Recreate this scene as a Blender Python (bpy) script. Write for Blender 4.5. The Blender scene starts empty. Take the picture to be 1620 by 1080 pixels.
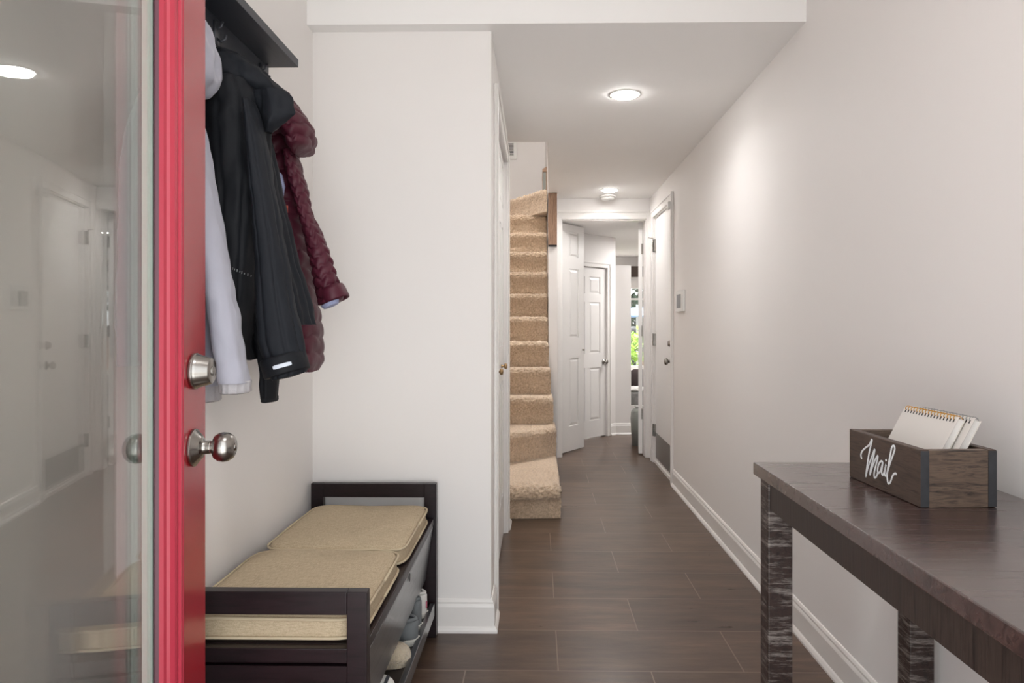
import bpy, bmesh, math, random
from mathutils import Vector, Matrix, noise
random.seed(7)
sc = bpy.context.scene
col = sc.collection
PI = math.pi

# ------------------------------------------------------------------ camera, world, exposure
CAM_H = 1.135
cd = bpy.data.cameras.new('camera'); cam = bpy.data.objects.new('camera', cd); col.objects.link(cam)
cam.location = (0, 0, CAM_H); cam.rotation_euler = (PI/2, 0, math.radians(0.9))
cd.sensor_width = 36.0; cd.lens = 1100/1620*36
cd.shift_x = -23/1620; cd.shift_y = -25/1620
cd.clip_start = 0.02; cd.clip_end = 100
sc.camera = cam
sc.view_settings.view_transform = 'Standard'; sc.view_settings.look = 'None'
sc.view_settings.gamma = 1.0; sc.view_settings.use_curve_mapping = False
sc.view_settings.exposure = 0.84
w = bpy.data.worlds.new('world'); sc.world = w; w.use_nodes = True
bg = w.node_tree.nodes['Background']; bg.inputs[0].default_value = (0.93, 0.97, 1.0, 1); bg.inputs[1].default_value = 1.7

def area(name, loc, rot, size, energy, colr=(1, 1, 1), size_y=None, shape=None, spread=None):
    l = bpy.data.lights.new(name, 'AREA'); l.energy = energy; l.color = colr
    l.size = size
    if size_y: l.shape = 'RECTANGLE'; l.size_y = size_y
    if shape: l.shape = shape
    if spread: l.spread = math.radians(spread)
    o = bpy.data.objects.new(name, l); col.objects.link(o); o.location = loc; o.rotation_euler = rot
    return o
# added ceiling fill, then overcast daylight through the open front doorway behind the camera
area('porch_ceiling_fill', (0.0, -0.75, 0.0), (PI, 0, 0), 2.2, 25, (0.97, 0.985, 1.0), size_y=1.7)  # added lamp facing up, out of view, lifts the ceilings
area('daylight_front_door', (0.1, -1.9, 0.8), (PI/2+math.radians(18), 0, 0), 2.6, 25, (0.95, 0.98, 1.0), size_y=2.0)
# daylight through the window of the far room
area('daylight_far_window', (1.6, 10.4, 3.0), (math.radians(-52), 0, 0), 1.8, 170, (0.97, 0.99, 1.0), size_y=1.2)
sun = bpy.data.lights.new('sun', 'SUN'); sun.energy = 11.0; sun.angle = 0.02
so = bpy.data.objects.new('sun', sun); col.objects.link(so); so.location = (4, 14, 6); so.rotation_euler = (math.radians(40), 0, math.radians(200))

# ------------------------------------------------------------------ materials
def lin(c):
    c = c/255
    return c/12.92 if c <= 0.04045 else ((c+0.055)/1.055)**2.4
def C(r, g, b): return (lin(r), lin(g), lin(b), 1)
def newmat(name):
    m = bpy.data.materials.new(name); m.use_nodes = True
    nt = m.node_tree; return m, nt, nt.nodes['Principled BSDF']
def setp(p, k, v):
    if k in p.inputs: p.inputs[k].default_value = v
def coords(nt, scale, kind='Object', rot=(0, 0, 0)):
    tc = nt.nodes.new('ShaderNodeTexCoord'); mp = nt.nodes.new('ShaderNodeMapping')
    mp.inputs['Scale'].default_value = scale; mp.inputs['Rotation'].default_value = rot
    nt.links.new(tc.outputs[kind], mp.inputs[0]); return mp.outputs[0]
def nz(nt, vec, scale=5, detail=4, rough=0.55, dist=0):
    n = nt.nodes.new('ShaderNodeTexNoise'); n.inputs['Scale'].default_value = scale
    n.inputs['Detail'].default_value = detail; n.inputs['Roughness'].default_value = rough
    n.inputs['Distortion'].default_value = dist
    if vec is not None: nt.links.new(vec, n.inputs['Vector'])
    return n.outputs['Fac']
def ramp(nt, fac, stops):
    r = nt.nodes.new('ShaderNodeValToRGB'); e = r.color_ramp.elements
    e[0].position, e[0].color = stops[0]; e[1].position, e[1].color = stops[-1]
    for s in stops[1:-1]:
        k = e.new(s[0]); k.color = s[1]
    nt.links.new(fac, r.inputs[0]); return r.outputs[0]
def mixc(nt, fac, a, b, mode='MIX'):
    m = nt.nodes.new('ShaderNodeMix'); m.data_type = 'RGBA'; m.blend_type = mode
    for s, v in ((m.inputs[0], fac), (m.inputs[6], a), (m.inputs[7], b)):
        if hasattr(v, 'links'): nt.links.new(v, s)
        else: s.default_value = v
    return m.outputs[2]
def bump(nt, p, h, strength=0.3, dist=0.01):
    b = nt.nodes.new('ShaderNodeBump'); b.inputs['Strength'].default_value = strength
    b.inputs['Distance'].default_value = dist
    nt.links.new(h, b.inputs['Height']); nt.links.new(b.outputs[0], p.inputs['Normal'])
def plain(name, c, rough=0.5, metal=0.0, spec=0.5, bscale=None, bstr=0.1, bdist=0.002, coat=0, sheen=0, var=0.0, vscale=3):
    m, nt, p = newmat(name)
    p.inputs['Base Color'].default_value = c; p.inputs['Roughness'].default_value = rough
    p.inputs['Metallic'].default_value = metal; setp(p, 'Specular IOR Level', spec)
    setp(p, 'Coat Weight', coat); setp(p, 'Sheen Weight', sheen)
    if var:
        v = coords(nt, (1, 1, 1))
        d = tuple(x*(1-var) for x in c[:3])+(1,)
        nt.links.new(ramp(nt, nz(nt, v, vscale, 5), [(0.3, d), (0.7, c)]), p.inputs['Base Color'])
    if bscale:
        bump(nt, p, nz(nt, coords(nt, (1, 1, 1)), bscale, 4), bstr, bdist)
    return m
def wood(name, dark, mid, scale, rough=0.35, coat=0.2, wear=None, wearscale=(4, 60, 60), wearpos=(0.62, 0.72), bstr=0.15, spec=0.5):
    """stained timber; scale stretches the grain, wear adds pale rubbed scratches"""
    m, nt, p = newmat(name)
    v = coords(nt, scale)
    g = nz(nt, v, 6, 8, 0.62, 0.6)
    c = ramp(nt, g, [(0.3, dark), (0.55, mid), (0.72, dark)])
    if wear:
        v2 = coords(nt, wearscale)
        a = nz(nt, v2, 1.0, 9, 0.75)
        f = ramp(nt, a, [(wearpos[0], (0, 0, 0, 1)), (wearpos[1], (1, 1, 1, 1))])
        c = mixc(nt, f, c, wear)
    nt.links.new(c, p.inputs['Base Color'])
    r = nt.nodes.new('ShaderNodeMapRange'); r.inputs[3].default_value = rough-0.06; r.inputs[4].default_value = rough+0.1
    nt.links.new(g, r.inputs[0]); nt.links.new(r.outputs[0], p.inputs['Roughness'])
    setp(p, 'Coat Weight', coat); setp(p, 'Coat Roughness', 0.25); setp(p, 'Specular IOR Level', spec)
    bump(nt, p, g, bstr, 0.002)
    return m

M = {}
M['wall'] = plain('wall_paint', C(241, 237, 234), 0.6, spec=0.35, bscale=260, bstr=0.05, bdist=0.001)
M['ceil'] = plain('ceiling_paint', C(247, 245, 243), 0.8, spec=0.2, bscale=200, bstr=0.04, bdist=0.001)
M['trim'] = plain('white_trim_paint', C(238, 234, 230), 0.32, spec=0.5)
M['doorwhite'] = plain('white_door_paint', C(236, 233, 230), 0.38, spec=0.5)
M['red'] = plain('red_door_paint', C(160, 34, 44), 0.27, spec=0.65, coat=0.1, bscale=45, bstr=0.03, bdist=0.001)
M['redtrim'] = plain('bright_red_glazing_trim', C(172, 50, 68), 0.34, spec=0.55)
M['darkreveal'] = plain('dark_red_reveal', C(84, 38, 52), 0.45)
M['spacer'] = plain('pale_spacer', C(214, 234, 226), 0.4)
M['nickel'] = plain('brushed_nickel', C(156, 152, 147), 0.26, metal=1, bscale=90, bstr=0.03, bdist=0.0005)
M['hookmetal'] = plain('dull_hook_metal', C(96, 98, 104), 0.5, metal=0.8)
M['steelplate'] = plain('kick_plate_steel', C(150, 147, 143), 0.42, metal=0.9)
M['brass'] = plain('antique_brass', C(168, 140, 104), 0.3, metal=0.9)
M['black'] = plain('matte_black', C(22, 22, 24), 0.5)
M['tablewood'] = wood('table_top_wood', C(28, 17, 17), C(72, 50, 46), (0.7, 9, 9), 0.24, 0.8, wear=C(104, 80, 76), wearscale=(1.6, 90, 60), wearpos=(0.56, 0.80), bstr=0.25, spec=1.0)
M['apronwood'] = wood('table_apron_wood', C(32, 25, 23), C(58, 46, 41), (10, 26, 1.2), 0.42, 0.1, wear=C(128, 116, 108), wearscale=(60, 50, 3), wearpos=(0.70, 0.8), bstr=0.3)
M['legwood'] = wood('table_leg_distressed', C(26, 18, 16), C(54, 38, 33), (12, 12, 12), 0.45, 0.05, wear=C(150, 142, 136), wearscale=(12, 12, 110), wearpos=(0.50, 0.68), bstr=0.5)
M['bench'] = wood('bench_espresso_wood', C(16, 10, 12), C(32, 19, 23), (1.2, 14, 14), 0.34, 0.05, bstr=0.1, spec=0.35)
M['benchsheen'] = wood('bench_flap_sheen_wood', C(36, 36, 39), C(56, 55, 58), (14, 1.0, 14), 0.3, 0.9, bstr=0.05)  # bench wood greyed: daylight sheen is put into the flap and lip colour
M['shelfwood'] = wood('black_shelf_wood', C(24, 27, 34), C(40, 43, 52), (14, 1.2, 14), 0.42, 0.1, bstr=0.08)
M['oak'] = wood('stained_oak', C(104, 76, 56), C(160, 126, 100), (24, 24, 1.6), 0.4, 0.2, bstr=0.15)
M['boxwood'] = wood('mail_box_wood', C(46, 36, 31), C(84, 67, 57), (18, 2.2, 20), 0.5, 0.05, bstr=0.3)
M['boxend'] = wood('mail_box_end_grain', C(52, 46, 44), C(118, 100, 86), (2.4, 18, 22), 0.5, 0.05, wear=C(140, 125, 112), wearscale=(8, 40, 60), wearpos=(0.62, 0.8), bstr=0.3)
M['boxpost'] = plain('mail_box_corner_edge', C(68, 70, 74), 0.55, var=0.35, vscale=40)
M['white_ink'] = plain('white_lettering', C(236, 238, 238), 0.5)
M['paper'] = plain('notebook_cover', C(222, 217, 210), 0.6)
M['pages'] = plain('page_edges', C(240, 238, 233), 0.8, bscale=600, bstr=0.4)
M['gold'] = plain('gold_wire', C(214, 160, 70), 0.3, metal=0.8)
M['silver'] = plain('silver_wire', C(170, 172, 172), 0.3, metal=0.8)
M['plastic'] = plain('white_plastic', C(228, 226, 222), 0.4)
M['greyplastic'] = plain('grey_plastic', C(150, 148, 145), 0.4)
M['screen'] = plain('grey_screen', C(104, 103, 102), 0.3)
M['green_screen'] = plain('grille_dark', C(70, 66, 60), 0.6)

def floor_mat():
    m, nt, p = newmat('brown_plank_tile')
    g = nt.nodes.new('ShaderNodeNewGeometry'); mp = nt.nodes.new('ShaderNodeMapping')
    nt.links.new(g.outputs['Position'], mp.inputs[0])
    mp.inputs['Location'].default_value = (-0.068+0.61*8, -2.595+0.305*10, 0)
    b = nt.nodes.new('ShaderNodeTexBrick'); nt.links.new(mp.outputs[0], b.inputs['Vector'])
    b.offset = 0.5; b.offset_frequency = 2; b.squash = 1.0
    b.inputs['Scale'].default_value = 1.0; b.inputs['Brick Width'].default_value = 0.61; b.inputs['Row Height'].default_value = 0.305
    b.inputs['Mortar Size'].default_value = 0.0026; b.inputs['Mortar Smooth'].default_value = 0.3; b.inputs['Bias'].default_value = 0
    b.inputs['Color1'].default_value = (0.38, 0.38, 0.38, 1); b.inputs['Color2'].default_value = (0.62, 0.62, 0.62, 1)
    mp2 = nt.nodes.new('ShaderNodeMapping'); mp2.inputs['Scale'].default_value = (1.5, 11, 1)
    nt.links.new(g.outputs['Position'], mp2.inputs[0])
    n1 = nz(nt, mp2.outputs[0], 1.5, 10, 0.7, 0.1)
    mp3 = nt.nodes.new('ShaderNodeMapping'); mp3.inputs['Scale'].default_value = (1.6, 5.5, 1)
    nt.links.new(g.outputs['Position'], mp3.inputs[0])
    n2 = nz(nt, mp3.outputs[0], 1.4, 9, 0.68)
    c1 = ramp(nt, n1, [(0.30, C(66, 50, 41)), (0.50, C(86, 67, 55)), (0.72, C(122, 101, 85))])
    c2 = ramp(nt, n2, [(0.35, C(60, 45, 37)), (0.65, C(116, 94, 78))])
    c = mixc(nt, 0.45, c1, c2)
    c = mixc(nt, 0.55, c, b.outputs['Color'], 'OVERLAY')
    c = mixc(nt, b.outputs['Fac'], c, C(126, 108, 95))
    nt.links.new(c, p.inputs['Base Color'])
    r = nt.nodes.new('ShaderNodeMapRange'); r.inputs[3].default_value = 0.22; r.inputs[4].default_value = 0.38
    setp(p, 'Specular IOR Level', 0.5)
    nt.links.new(n1, r.inputs[0]); nt.links.new(r.outputs[0], p.inputs['Roughness'])
    mu = nt.nodes.new('ShaderNodeMath'); mu.operation = 'MULTIPLY_ADD'
    nt.links.new(b.outputs['Fac'], mu.inputs[0]); mu.inputs[1].default_value = -1.0; nt.links.new(n1, mu.inputs[2])
    bump(nt, p, mu.outputs[0], 0.22, 0.0035)
    return m
M['floor'] = floor_mat()

def carpet_mat():
    m, nt, p = newmat('tan_carpet_pile')
    v = coords(nt, (1, 1, 1))
    a = nz(nt, v, 75, 5, 0.75); b = nz(nt, v, 9, 3)
    c = mixc(nt, 0.3, ramp(nt, a, [(0.3, C(158, 130, 102)), (0.7, C(246, 224, 198))]), ramp(nt, b, [(0.3, C(208, 180, 150)), (0.7, C(230, 205, 176))]))
    nt.links.new(c, p.inputs['Base Color']); p.inputs['Roughness'].default_value = 1; setp(p, 'Specular IOR Level', 0.1); setp(p, 'Sheen Weight', 0.4)
    bump(nt, p, a, 0.7, 0.010)
    return m
M['carpet'] = carpet_mat()

def weave_mat(name, a, b, scale=420):
    m, nt, p = newmat(name)
    v1 = coords(nt, (scale, scale*0.15, scale)); v2 = coords(nt, (scale*0.15, scale, scale))
    n1 = nz(nt, v1, 1, 2); n2 = nz(nt, v2, 1, 2)
    s = nt.nodes.new('ShaderNodeMath'); s.operation = 'ADD'; nt.links.new(n1, s.inputs[0]); nt.links.new(n2, s.inputs[1])
    h = nt.nodes.new('ShaderNodeMath'); h.operation = 'MULTIPLY'; h.inputs[1].default_value = 0.5; nt.links.new(s.outputs[0], h.inputs[0])
    st = nz(nt, coords(nt, (1, 1, 1)), 5, 4)
    c = ramp(nt, h.outputs[0], [(0.35, a), (0.65, b)])
    c = mixc(nt, ramp(nt, st, [(0.55, (0, 0, 0, 1)), (0.8, (0.35, 0.35, 0.35, 1))]), c, tuple(x*0.6 for x in a[:3])+(1,))  # random darker blotches in the weave
    nt.links.new(c, p.inputs['Base Color']); p.inputs['Roughness'].default_value = 0.95
    bump(nt, p, h.outputs[0], 0.35, 0.002); return m
M['linen'] = weave_mat('beige_linen', C(172, 154, 126), C(202, 184, 156))
M['piping'] = plain('cushion_piping', C(196, 180, 152), 0.9)
M['cloth_white'] = plain('white_shell_fabric', C(170, 170, 182), 0.65, bscale=14, bstr=0.25, bdist=0.01, sheen=0.2)
M['cloth_cuff'] = plain('white_cuff_elastic', C(186, 183, 186), 0.8, bscale=160, bstr=0.5, bdist=0.003)
M['cloth_dark'] = plain('charcoal_softshell', C(24, 27, 33), 0.75, bscale=10, bstr=0.3, bdist=0.012, spec=0.3)
M['cloth_dark2'] = plain('black_shell', C(18, 20, 25), 0.7, bscale=12, bstr=0.3, bdist=0.01, spec=0.3)
M['maroon'] = plain('maroon_nylon', C(78, 26, 42), 0.5, bscale=30, bstr=0.2, bdist=0.006, spec=0.35)
M['lining'] = plain('lavender_lining', C(150, 156, 188), 0.6)
M['orange'] = plain('orange_tab', C(190, 84, 60), 0.6)
M['reflective'] = plain('reflective_bar', C(206, 212, 222), 0.5)
M['bulb'] = None
def emit(name, c, s):
    m, nt, p = newmat(name); p.inputs['Base Color'].default_value = c
    p.inputs['Emission Color'].default_value = c; p.inputs['Emission Strength'].default_value = s; return m
M['bulb'] = emit('lit_lens', (1, 0.95, 0.88, 1), 9)
M['shoe_grey'] = plain('grey_canvas', C(112, 116, 118), 0.85, bscale=200, bstr=0.3)
M['shoe_in'] = plain('shoe_inside', C(30, 32, 38), 0.9)
M['shoe_white'] = plain('white_leather', C(222, 220, 216), 0.5)
M['sole'] = plain('white_sole', C(222, 220, 212), 0.6)
M['fuzzy'] = plain('cream_fleece', C(206, 190, 164), 1.0, bscale=120, bstr=1.0, bdist=0.012, sheen=0.5)
M['navy'] = plain('navy_stripe', C(26, 30, 44), 0.6)
M['pink'] = plain('pink_mark', C(190, 96, 118), 0.6)
M['blackmesh'] = plain('black_knit', C(28, 29, 33), 0.85)
M['plaid'] = plain('grey_plaid', C(142, 140, 138), 0.9, var=0.4, vscale=30)
M['pillow'] = plain('brown_pillow', C(70, 60, 60), 0.95)
M['throw'] = plain('white_throw', C(236, 234, 230), 1.0, bscale=60, bstr=0.8, bdist=0.01)
M['bin'] = plain('sage_grey_metal', C(140, 143, 137), 0.5)
M['leaf'] = plain('bright_foliage', C(150, 190, 60), 0.7, var=0.55, vscale=9)
M['leafdark'] = plain('dark_foliage', C(44, 84, 58), 0.8, var=0.5, vscale=6)
M['umbrella'] = plain('blue_umbrella_fabric', C(120, 160, 214), 0.8)
M['fence'] = plain('brown_fence', C(146, 96, 62), 0.8)
M['stone'] = plain('grey_patio', C(168, 164, 156), 0.9, var=0.15)
M['grillcover'] = plain('dark_cover', C(38, 40, 44), 0.7)
M['valance'] = plain('brown_valance', C(92, 80, 74), 0.9)
M['polemetal'] = plain('pale_pole', C(170, 166, 158), 0.4)

def glass_mat():
    m = bpy.data.materials.new('clear_glass'); m.use_nodes = True; nt = m.node_tree; nt.nodes.clear()
    out = nt.nodes.new('ShaderNodeOutputMaterial'); mix = nt.nodes.new('ShaderNodeMixShader')
    tr = nt.nodes.new('ShaderNodeBsdfTransparent'); gl = nt.nodes.new('ShaderNodeBsdfGlossy')
    tr.inputs[0].default_value = (0.965, 0.97, 0.96, 1); gl.inputs['Roughness'].default_value = 0.0
    g = nt.nodes.new('ShaderNodeNewGeometry'); d = nt.nodes.new('ShaderNodeVectorMath'); d.operation = 'DOT_PRODUCT'
    nt.links.new(g.outputs['Normal'], d.inputs[0]); nt.links.new(g.outputs['Incoming'], d.inputs[1])
    def mth(op, a, b=None):
        n = nt.nodes.new('ShaderNodeMath'); n.operation = op
        for i, v in enumerate((a, b)):
            if v is None: continue
            if hasattr(v, 'links'): nt.links.new(v, n.inputs[i])
            else: n.inputs[i].default_value = v
        return n.outputs[0]
    c = mth('ABSOLUTE', d.outputs['Value']); k = mth('POWER', mth('SUBTRACT', 1.0, c), 5.0)
    f = mth('ADD', mth('MULTIPLY', k, 0.90), 0.10)
    nt.links.new(f, mix.inputs[0]); nt.links.new(tr.outputs[0], mix.inputs[1]); nt.links.new(gl.outputs[0], mix.inputs[2])
    nt.links.new(mix.outputs[0], out.inputs[0]); return m
M['glass'] = glass_mat()

# ------------------------------------------------------------------ helpers
ROOT = {}
def tag(o, label=None, cat=None, group=None, kind=None):
    if label: o['label'] = label
    if cat: o['category'] = cat
    if group: o['group'] = group
    if kind: o['kind'] = kind
    return o
def thing(name, loc, label, cat, group=None, kind=None):
    o = bpy.data.objects.new(name, None); o.empty_display_size = 0.05; col.objects.link(o); o.location = loc
    ROOT[o.name] = Vector(loc); return tag(o, label, cat, group, kind)
class MB:
    def __init__(s, mat=None): s.bm = bmesh.new(); s.mx = mat or Matrix.Identity(4)
    def v(s, p): return s.bm.verts.new(s.mx @ Vector(p))
    def box(s, x0, x1, y0, y1, z0, z1, mx=None):
        m = s.mx @ mx if mx else s.mx
        P = [(x0, y0, z0), (x1, y0, z0), (x1, y1, z0), (x0, y1, z0), (x0, y0, z1), (x1, y0, z1), (x1, y1, z1), (x0, y1, z1)]
        V = [s.bm.verts.new(m @ Vector(p)) for p in P]
        for f in ((0, 3, 2, 1), (4, 5, 6, 7), (0, 1, 5, 4), (1, 2, 6, 5), (2, 3, 7, 6), (3, 0, 4, 7)): s.bm.faces.new([V[i] for i in f])
        return s
    def hexa(s, P):
        V = [s.v(p) for p in P]
        for f in ((0, 3, 2, 1), (4, 5, 6, 7), (0, 1, 5, 4), (1, 2, 6, 5), (2, 3, 7, 6), (3, 0, 4, 7)): s.bm.faces.new([V[i] for i in f])
        return s
    def rings(s, R, cap0=True, cap1=True, closed=True):
        rows = [[s.v(p) for p in r] for r in R]; n = len(R[0])
        for a, b in zip(rows, rows[1:]):
            for i in range(n if closed else n-1):
                j = (i+1) % n; s.bm.faces.new([a[i], a[j], b[j], b[i]])
        if cap0: s.bm.faces.new(rows[0][::-1])
        if cap1: s.bm.faces.new(rows[-1])
        return s
    def lathe(s, base, axis, prof, n=32):
        ax = Vector(axis).normalized(); t = Vector((0, 0, 1)) if abs(ax.z) < 0.9 else Vector((1, 0, 0))
        u = ax.cross(t).normalized(); q = ax.cross(u); b = Vector(base)
        R = []
        for r, h in prof: R.append([b + ax*h + (u*math.cos(2*PI*i/n)+q*math.sin(2*PI*i/n))*max(r, 1e-5) for i in range(n)])
        return s.rings(R)
    def cyl(s, a, b, r, n=16, r2=None):
        a = Vector(a); b = Vector(b); return s.lathe(a, b-a, [(r, 0), (r if r2 is None else r2, (b-a).length)], n)
    def tube(s, pts, r, n=8):
        pts = [Vector(p) for p in pts]; R = []; prev = None
        for i, p in enumerate(pts):
            d = (pts[min(i+1, len(pts)-1)]-pts[max(i-1, 0)]).normalized()
            if prev is None:
                t = Vector((0, 0, 1)) if abs(d.z) < 0.9 else Vector((1, 0, 0)); u = d.cross(t).normalized()
            else: u = (prev - d*prev.dot(d)).normalized()
            prev = u; q = d.cross(u); rr = r[i] if isinstance(r, (list, tuple)) else r
            R.append([p+(u*math.cos(2*PI*k/n)+q*math.sin(2*PI*k/n))*rr for k in range(n)])
        return s.rings(R)
    def build(s, name, mat, parent=None, bevel=0, smooth=False, seg=2, recalc=True, origin=None):
        if recalc: bmesh.ops.recalc_face_normals(s.bm, faces=s.bm.faces)
        if smooth:
            for f in s.bm.faces: f.smooth = True
        if parent is not None:
            k = parent; off = ROOT.get(k.name, Vector((0, 0, 0)))
        else:
            xs = [v.co for v in s.bm.verts]
            off = Vector(origin) if origin else Vector(((min(p.x for p in xs)+max(p.x for p in xs))/2, (min(p.y for p in xs)+max(p.y for p in xs))/2, min(p.z for p in xs)))
        for v in s.bm.verts: v.co -= off
        me = bpy.data.meshes.new(name); s.bm.to_mesh(me); s.bm.free()
        for m in (mat if isinstance(mat, (list, tuple)) else [mat]): me.materials.append(m)
        o = bpy.data.objects.new(name, me); col.objects.link(o)
        if parent is not None: o.parent = parent
        else: o.location = off
        ROOT[o.name] = off
        if bevel:
            b = o.modifiers.new('bevel', 'BEVEL'); b.width = bevel; b.segments = seg; b.limit_method = 'ANGLE'; b.angle_limit = math.radians(40)
            b.harden_normals = False
        return o
def box(name, x0, x1, y0, y1, z0, z1, mat, parent=None, bevel=0, **k):
    return MB(k.pop('mx', None)).box(x0, x1, y0, y1, z0, z1).build(name, mat, parent, bevel, **k)
def struct(o, label=None): return tag(o, label, None, None, 'structure')
def cat(P, t):
    """Catmull-Rom through tuples P at parameter t in [0, len-1]"""
    i = min(int(t), len(P)-2); f = t-i
    a, b, c, d = P[max(i-1, 0)], P[i], P[i+1], P[min(i+2, len(P)-1)]
    return tuple(0.5*((2*q)+(-p+r)*f+(2*p-5*q+4*r-s)*f*f+(-p+3*q-3*r+s)*f**3) for p, q, r, s in zip(a, b, c, d))
def sweep(mb, path, prof, cap=True):
    """profile [(out, z)] swept along a plan polyline with mitred corners; out is to the right of travel"""
    n = len(path); rows = []
    for i, p in enumerate(path):
        p = Vector(p)
        d0 = (p-Vector(path[i-1])).normalized() if i else None
        d1 = (Vector(path[i+1])-p).normalized() if i < n-1 else None
        d0 = d0 or d1; d1 = d1 or d0
        n0 = Vector((d0.y, -d0.x)); n1 = Vector((d1.y, -d1.x)); m = (n0+n1).normalized(); k = 1/max(0.3, m.dot(n0))
        rows.append([(p.x+m.x*k*o, p.y+m.y*k*o, z) for o, z in prof])
    mb.rings(rows, cap, cap, closed=True); return mb
BASEP = [(0, 0), (0.024, 0), (0.024, 0.008), (0.018, 0.018), (0.013, 0.022), (0.013, 0.092), (0.011, 0.098), (0.0085, 0.103), (0.0085, 0.110), (0.004, 0.118), (0, 0.120)]

# ------------------------------------------------------------------ the room shell
XR, XL, XH, YP, ZC = 0.968, -0.84, -0.172, 2.585, 2.23
struct(box('floor', -3.2, 4.2, 0.40, 9.42, -0.05, 0, M['floor']))
struct(box('ground', -4, 4, -6, 0.399, -0.12, -0.03, M['stone']))
# ceilings: foyer (higher), dropped hall ceiling with the stairwell opening, far room
c = MB(); c.box(-1.1, XR+0.12, 0.35, 2.52, 2.60, 2.72); c.box(-1.1, XR+0.12, 2.52, 2.60, ZC, 2.72)
c.box(-1.1, XR+0.12, 2.60, 4.15, ZC, 2.55)
c.hexa([(0.066, 4.15, ZC), (XR+0.12, 4.15, ZC), (XR+0.12, 6.12, ZC), (0.10, 6.12, ZC), (0.066, 4.15, 2.55), (XR+0.12, 4.15, 2.55), (XR+0.12, 6.12, 2.55), (0.10, 6.12, 2.55)])
struct(c.build('ceiling', M['ceil']))
struct(box('ceiling_far_room', 0.165, 4.2, 6.121, 9.42, 2.05, 2.2, M['ceil']))
# right wall with the side doorway
D2a, D2b, DH = 5.02, 5.80, 2.03
r = MB(); r.box(XR, XR+0.12, 0.35, D2a, 0, 2.72); r.box(XR, XR+0.12, D2b, 6.12, 0, 2.72); r.box(XR, XR+0.12, D2a, D2b, DH, 2.72)
struct(r.build('wall_right', M['wall']))
struct(box('wall_left', XL-0.1, XL, 0.35, YP, 0, 2.72, M['wall']))
struct(box('wall_pillar', XL-0.1, XH, YP, YP+0.10, 0, ZC, M['wall']))
# closet wall facing the hall
K0, K1 = 2.80, 3.80
r = MB(); r.box(XH-0.10, XH, YP+0.10, K0, 0, ZC); r.box(XH-0.10, XH, K1, 4.0, 0, ZC); r.box(XH-0.10, XH, K0, K1, 2.03, ZC)
struct(r.build('wall_closet', M['wall']))
struct(box('wall_closet_back', -1.0, XH-0.10, 3.90, 4.0, 0, 2.55, M['wall']))
struct(box('wall_closet_rear', -1.0, -0.92, YP+0.1, 3.90, 0, ZC, M['wall']))
# front wall with the doorway the camera looks through
r = MB(); r.box(XL-0.1, -0.60, 0.33, 0.45, 0, 2.72); r.box(0.48, XR+0.12, 0.33, 0.45, 0, 2.72); r.box(-0.60, 0.48, 0.33, 0.45, 2.10, 2.72)
struct(r.build('wall_front', M['wall']))
# stair walls
struct(box('wall_stair_left', -0.98, -0.90, 4.0, 9.3, 0, 5.0, M['wall']))
struct(box('wall_stair_back', -0.90, 0.30, 8.75, 8.85, 0, 5.0, M['wall']))
r = MB(); r.hexa([(0.066, 4.15, 2.551), (0.10, 4.15, 2.551), (0.135, 5.70, 2.551), (0.101, 5.70, 2.551), (0.066, 4.15, 5), (0.10, 4.15, 5), (0.135, 5.70, 5), (0.101, 5.70, 5)])
struct(r.build('wall_stair_upper', M['wall']))
struct(box('wall_stair_front', -0.90, 0.2, 4.04, 4.149, 2.551, 5.0, M['wall']))
struct(box('wall_stair_right', 0.092, 0.163, 5.74, 8.75, 0, 1.787, M['wall']))
r = MB(); r.box(0.098, 0.163, 5.83, 8.75, 1.787, 5.0)
struct(r.build('wall_stair_right_upper', M['wall']))
struct(box('ceiling_stairwell', -0.98, 0.3, 4.04, 8.85, 5.0, 5.08, M['ceil']))
struct(MB().hexa([(0.058, 4.13, 2.2301), (0.0655, 4.13, 2.2301), (0.0995, 5.74, 2.2301), (0.092, 5.74, 2.2301), (0.058, 4.13, 2.60), (0.0655, 4.13, 2.60), (0.0995, 5.74, 2.60), (0.092, 5.74, 2.60)]).build('trim_9', M['trim']))
# end wall with double doorway
E0, E1, EH = 0.207, 0.936, 2.05
r = MB(); r.box(0.163, E0, 6.0, 6.12, 0, ZC); r.box(E1, XR, 6.0, 6.12, 0, ZC); r.box(E0, E1, 6.0, 6.12, EH, ZC)
struct(r.build('wall_end', M['wall']))
# far room: angled closet wall, low partition, window wall
A = Vector((0.165, 6.60)); B = Vector((0.812, 7.262)); ad = (B-A).normalized(); an = Vector((ad.y, -ad.x)); AL = (B-A).length
amx = Matrix.Translation((A.x, A.y, 0)) @ Matrix(((ad.x, -ad.y, 0, 0), (ad.y, ad.x, 0, 0), (0, 0, 1, 0), (0, 0, 0, 1)))  # local x along wall, -y towards the room
s_far = (Vector((0.712, 7.16))-A).dot(ad); s_near = s_far-0.60; SDH = 1.725
r = MB(amx); r.box(0, s_near, 0, 0.08, 0, 2.05); r.box(s_far, AL, 0, 0.08, 0, 2.05); r.box(s_near, s_far, 0, 0.08, SDH, 2.05)
struct(r.build('wall_angled', M['wall']))
struct(box('wall_partition', 0.812, 0.975, 7.262, 7.34, 0, 1.765, M['wall']))
W0, W1, WZ0, WZ1 = 1.05, 2.35, 0.55, 1.66
r = MB(); r.box(0.163, W0, 9.3, 9.42, 0, 2.05); r.box(W1, 4.2, 9.3, 9.42, 0, 2.05); r.box(W0, W1, 9.3, 9.42, 0, WZ0); r.box(W0, W1, 9.3, 9.42, WZ1, 2.05)
struct(r.build('wall_far', M['wall']))
struct(box('wall_far_right', 4.1, 4.2, 6.12, 9.3, 0, 2.05, M['wall']))
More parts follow.
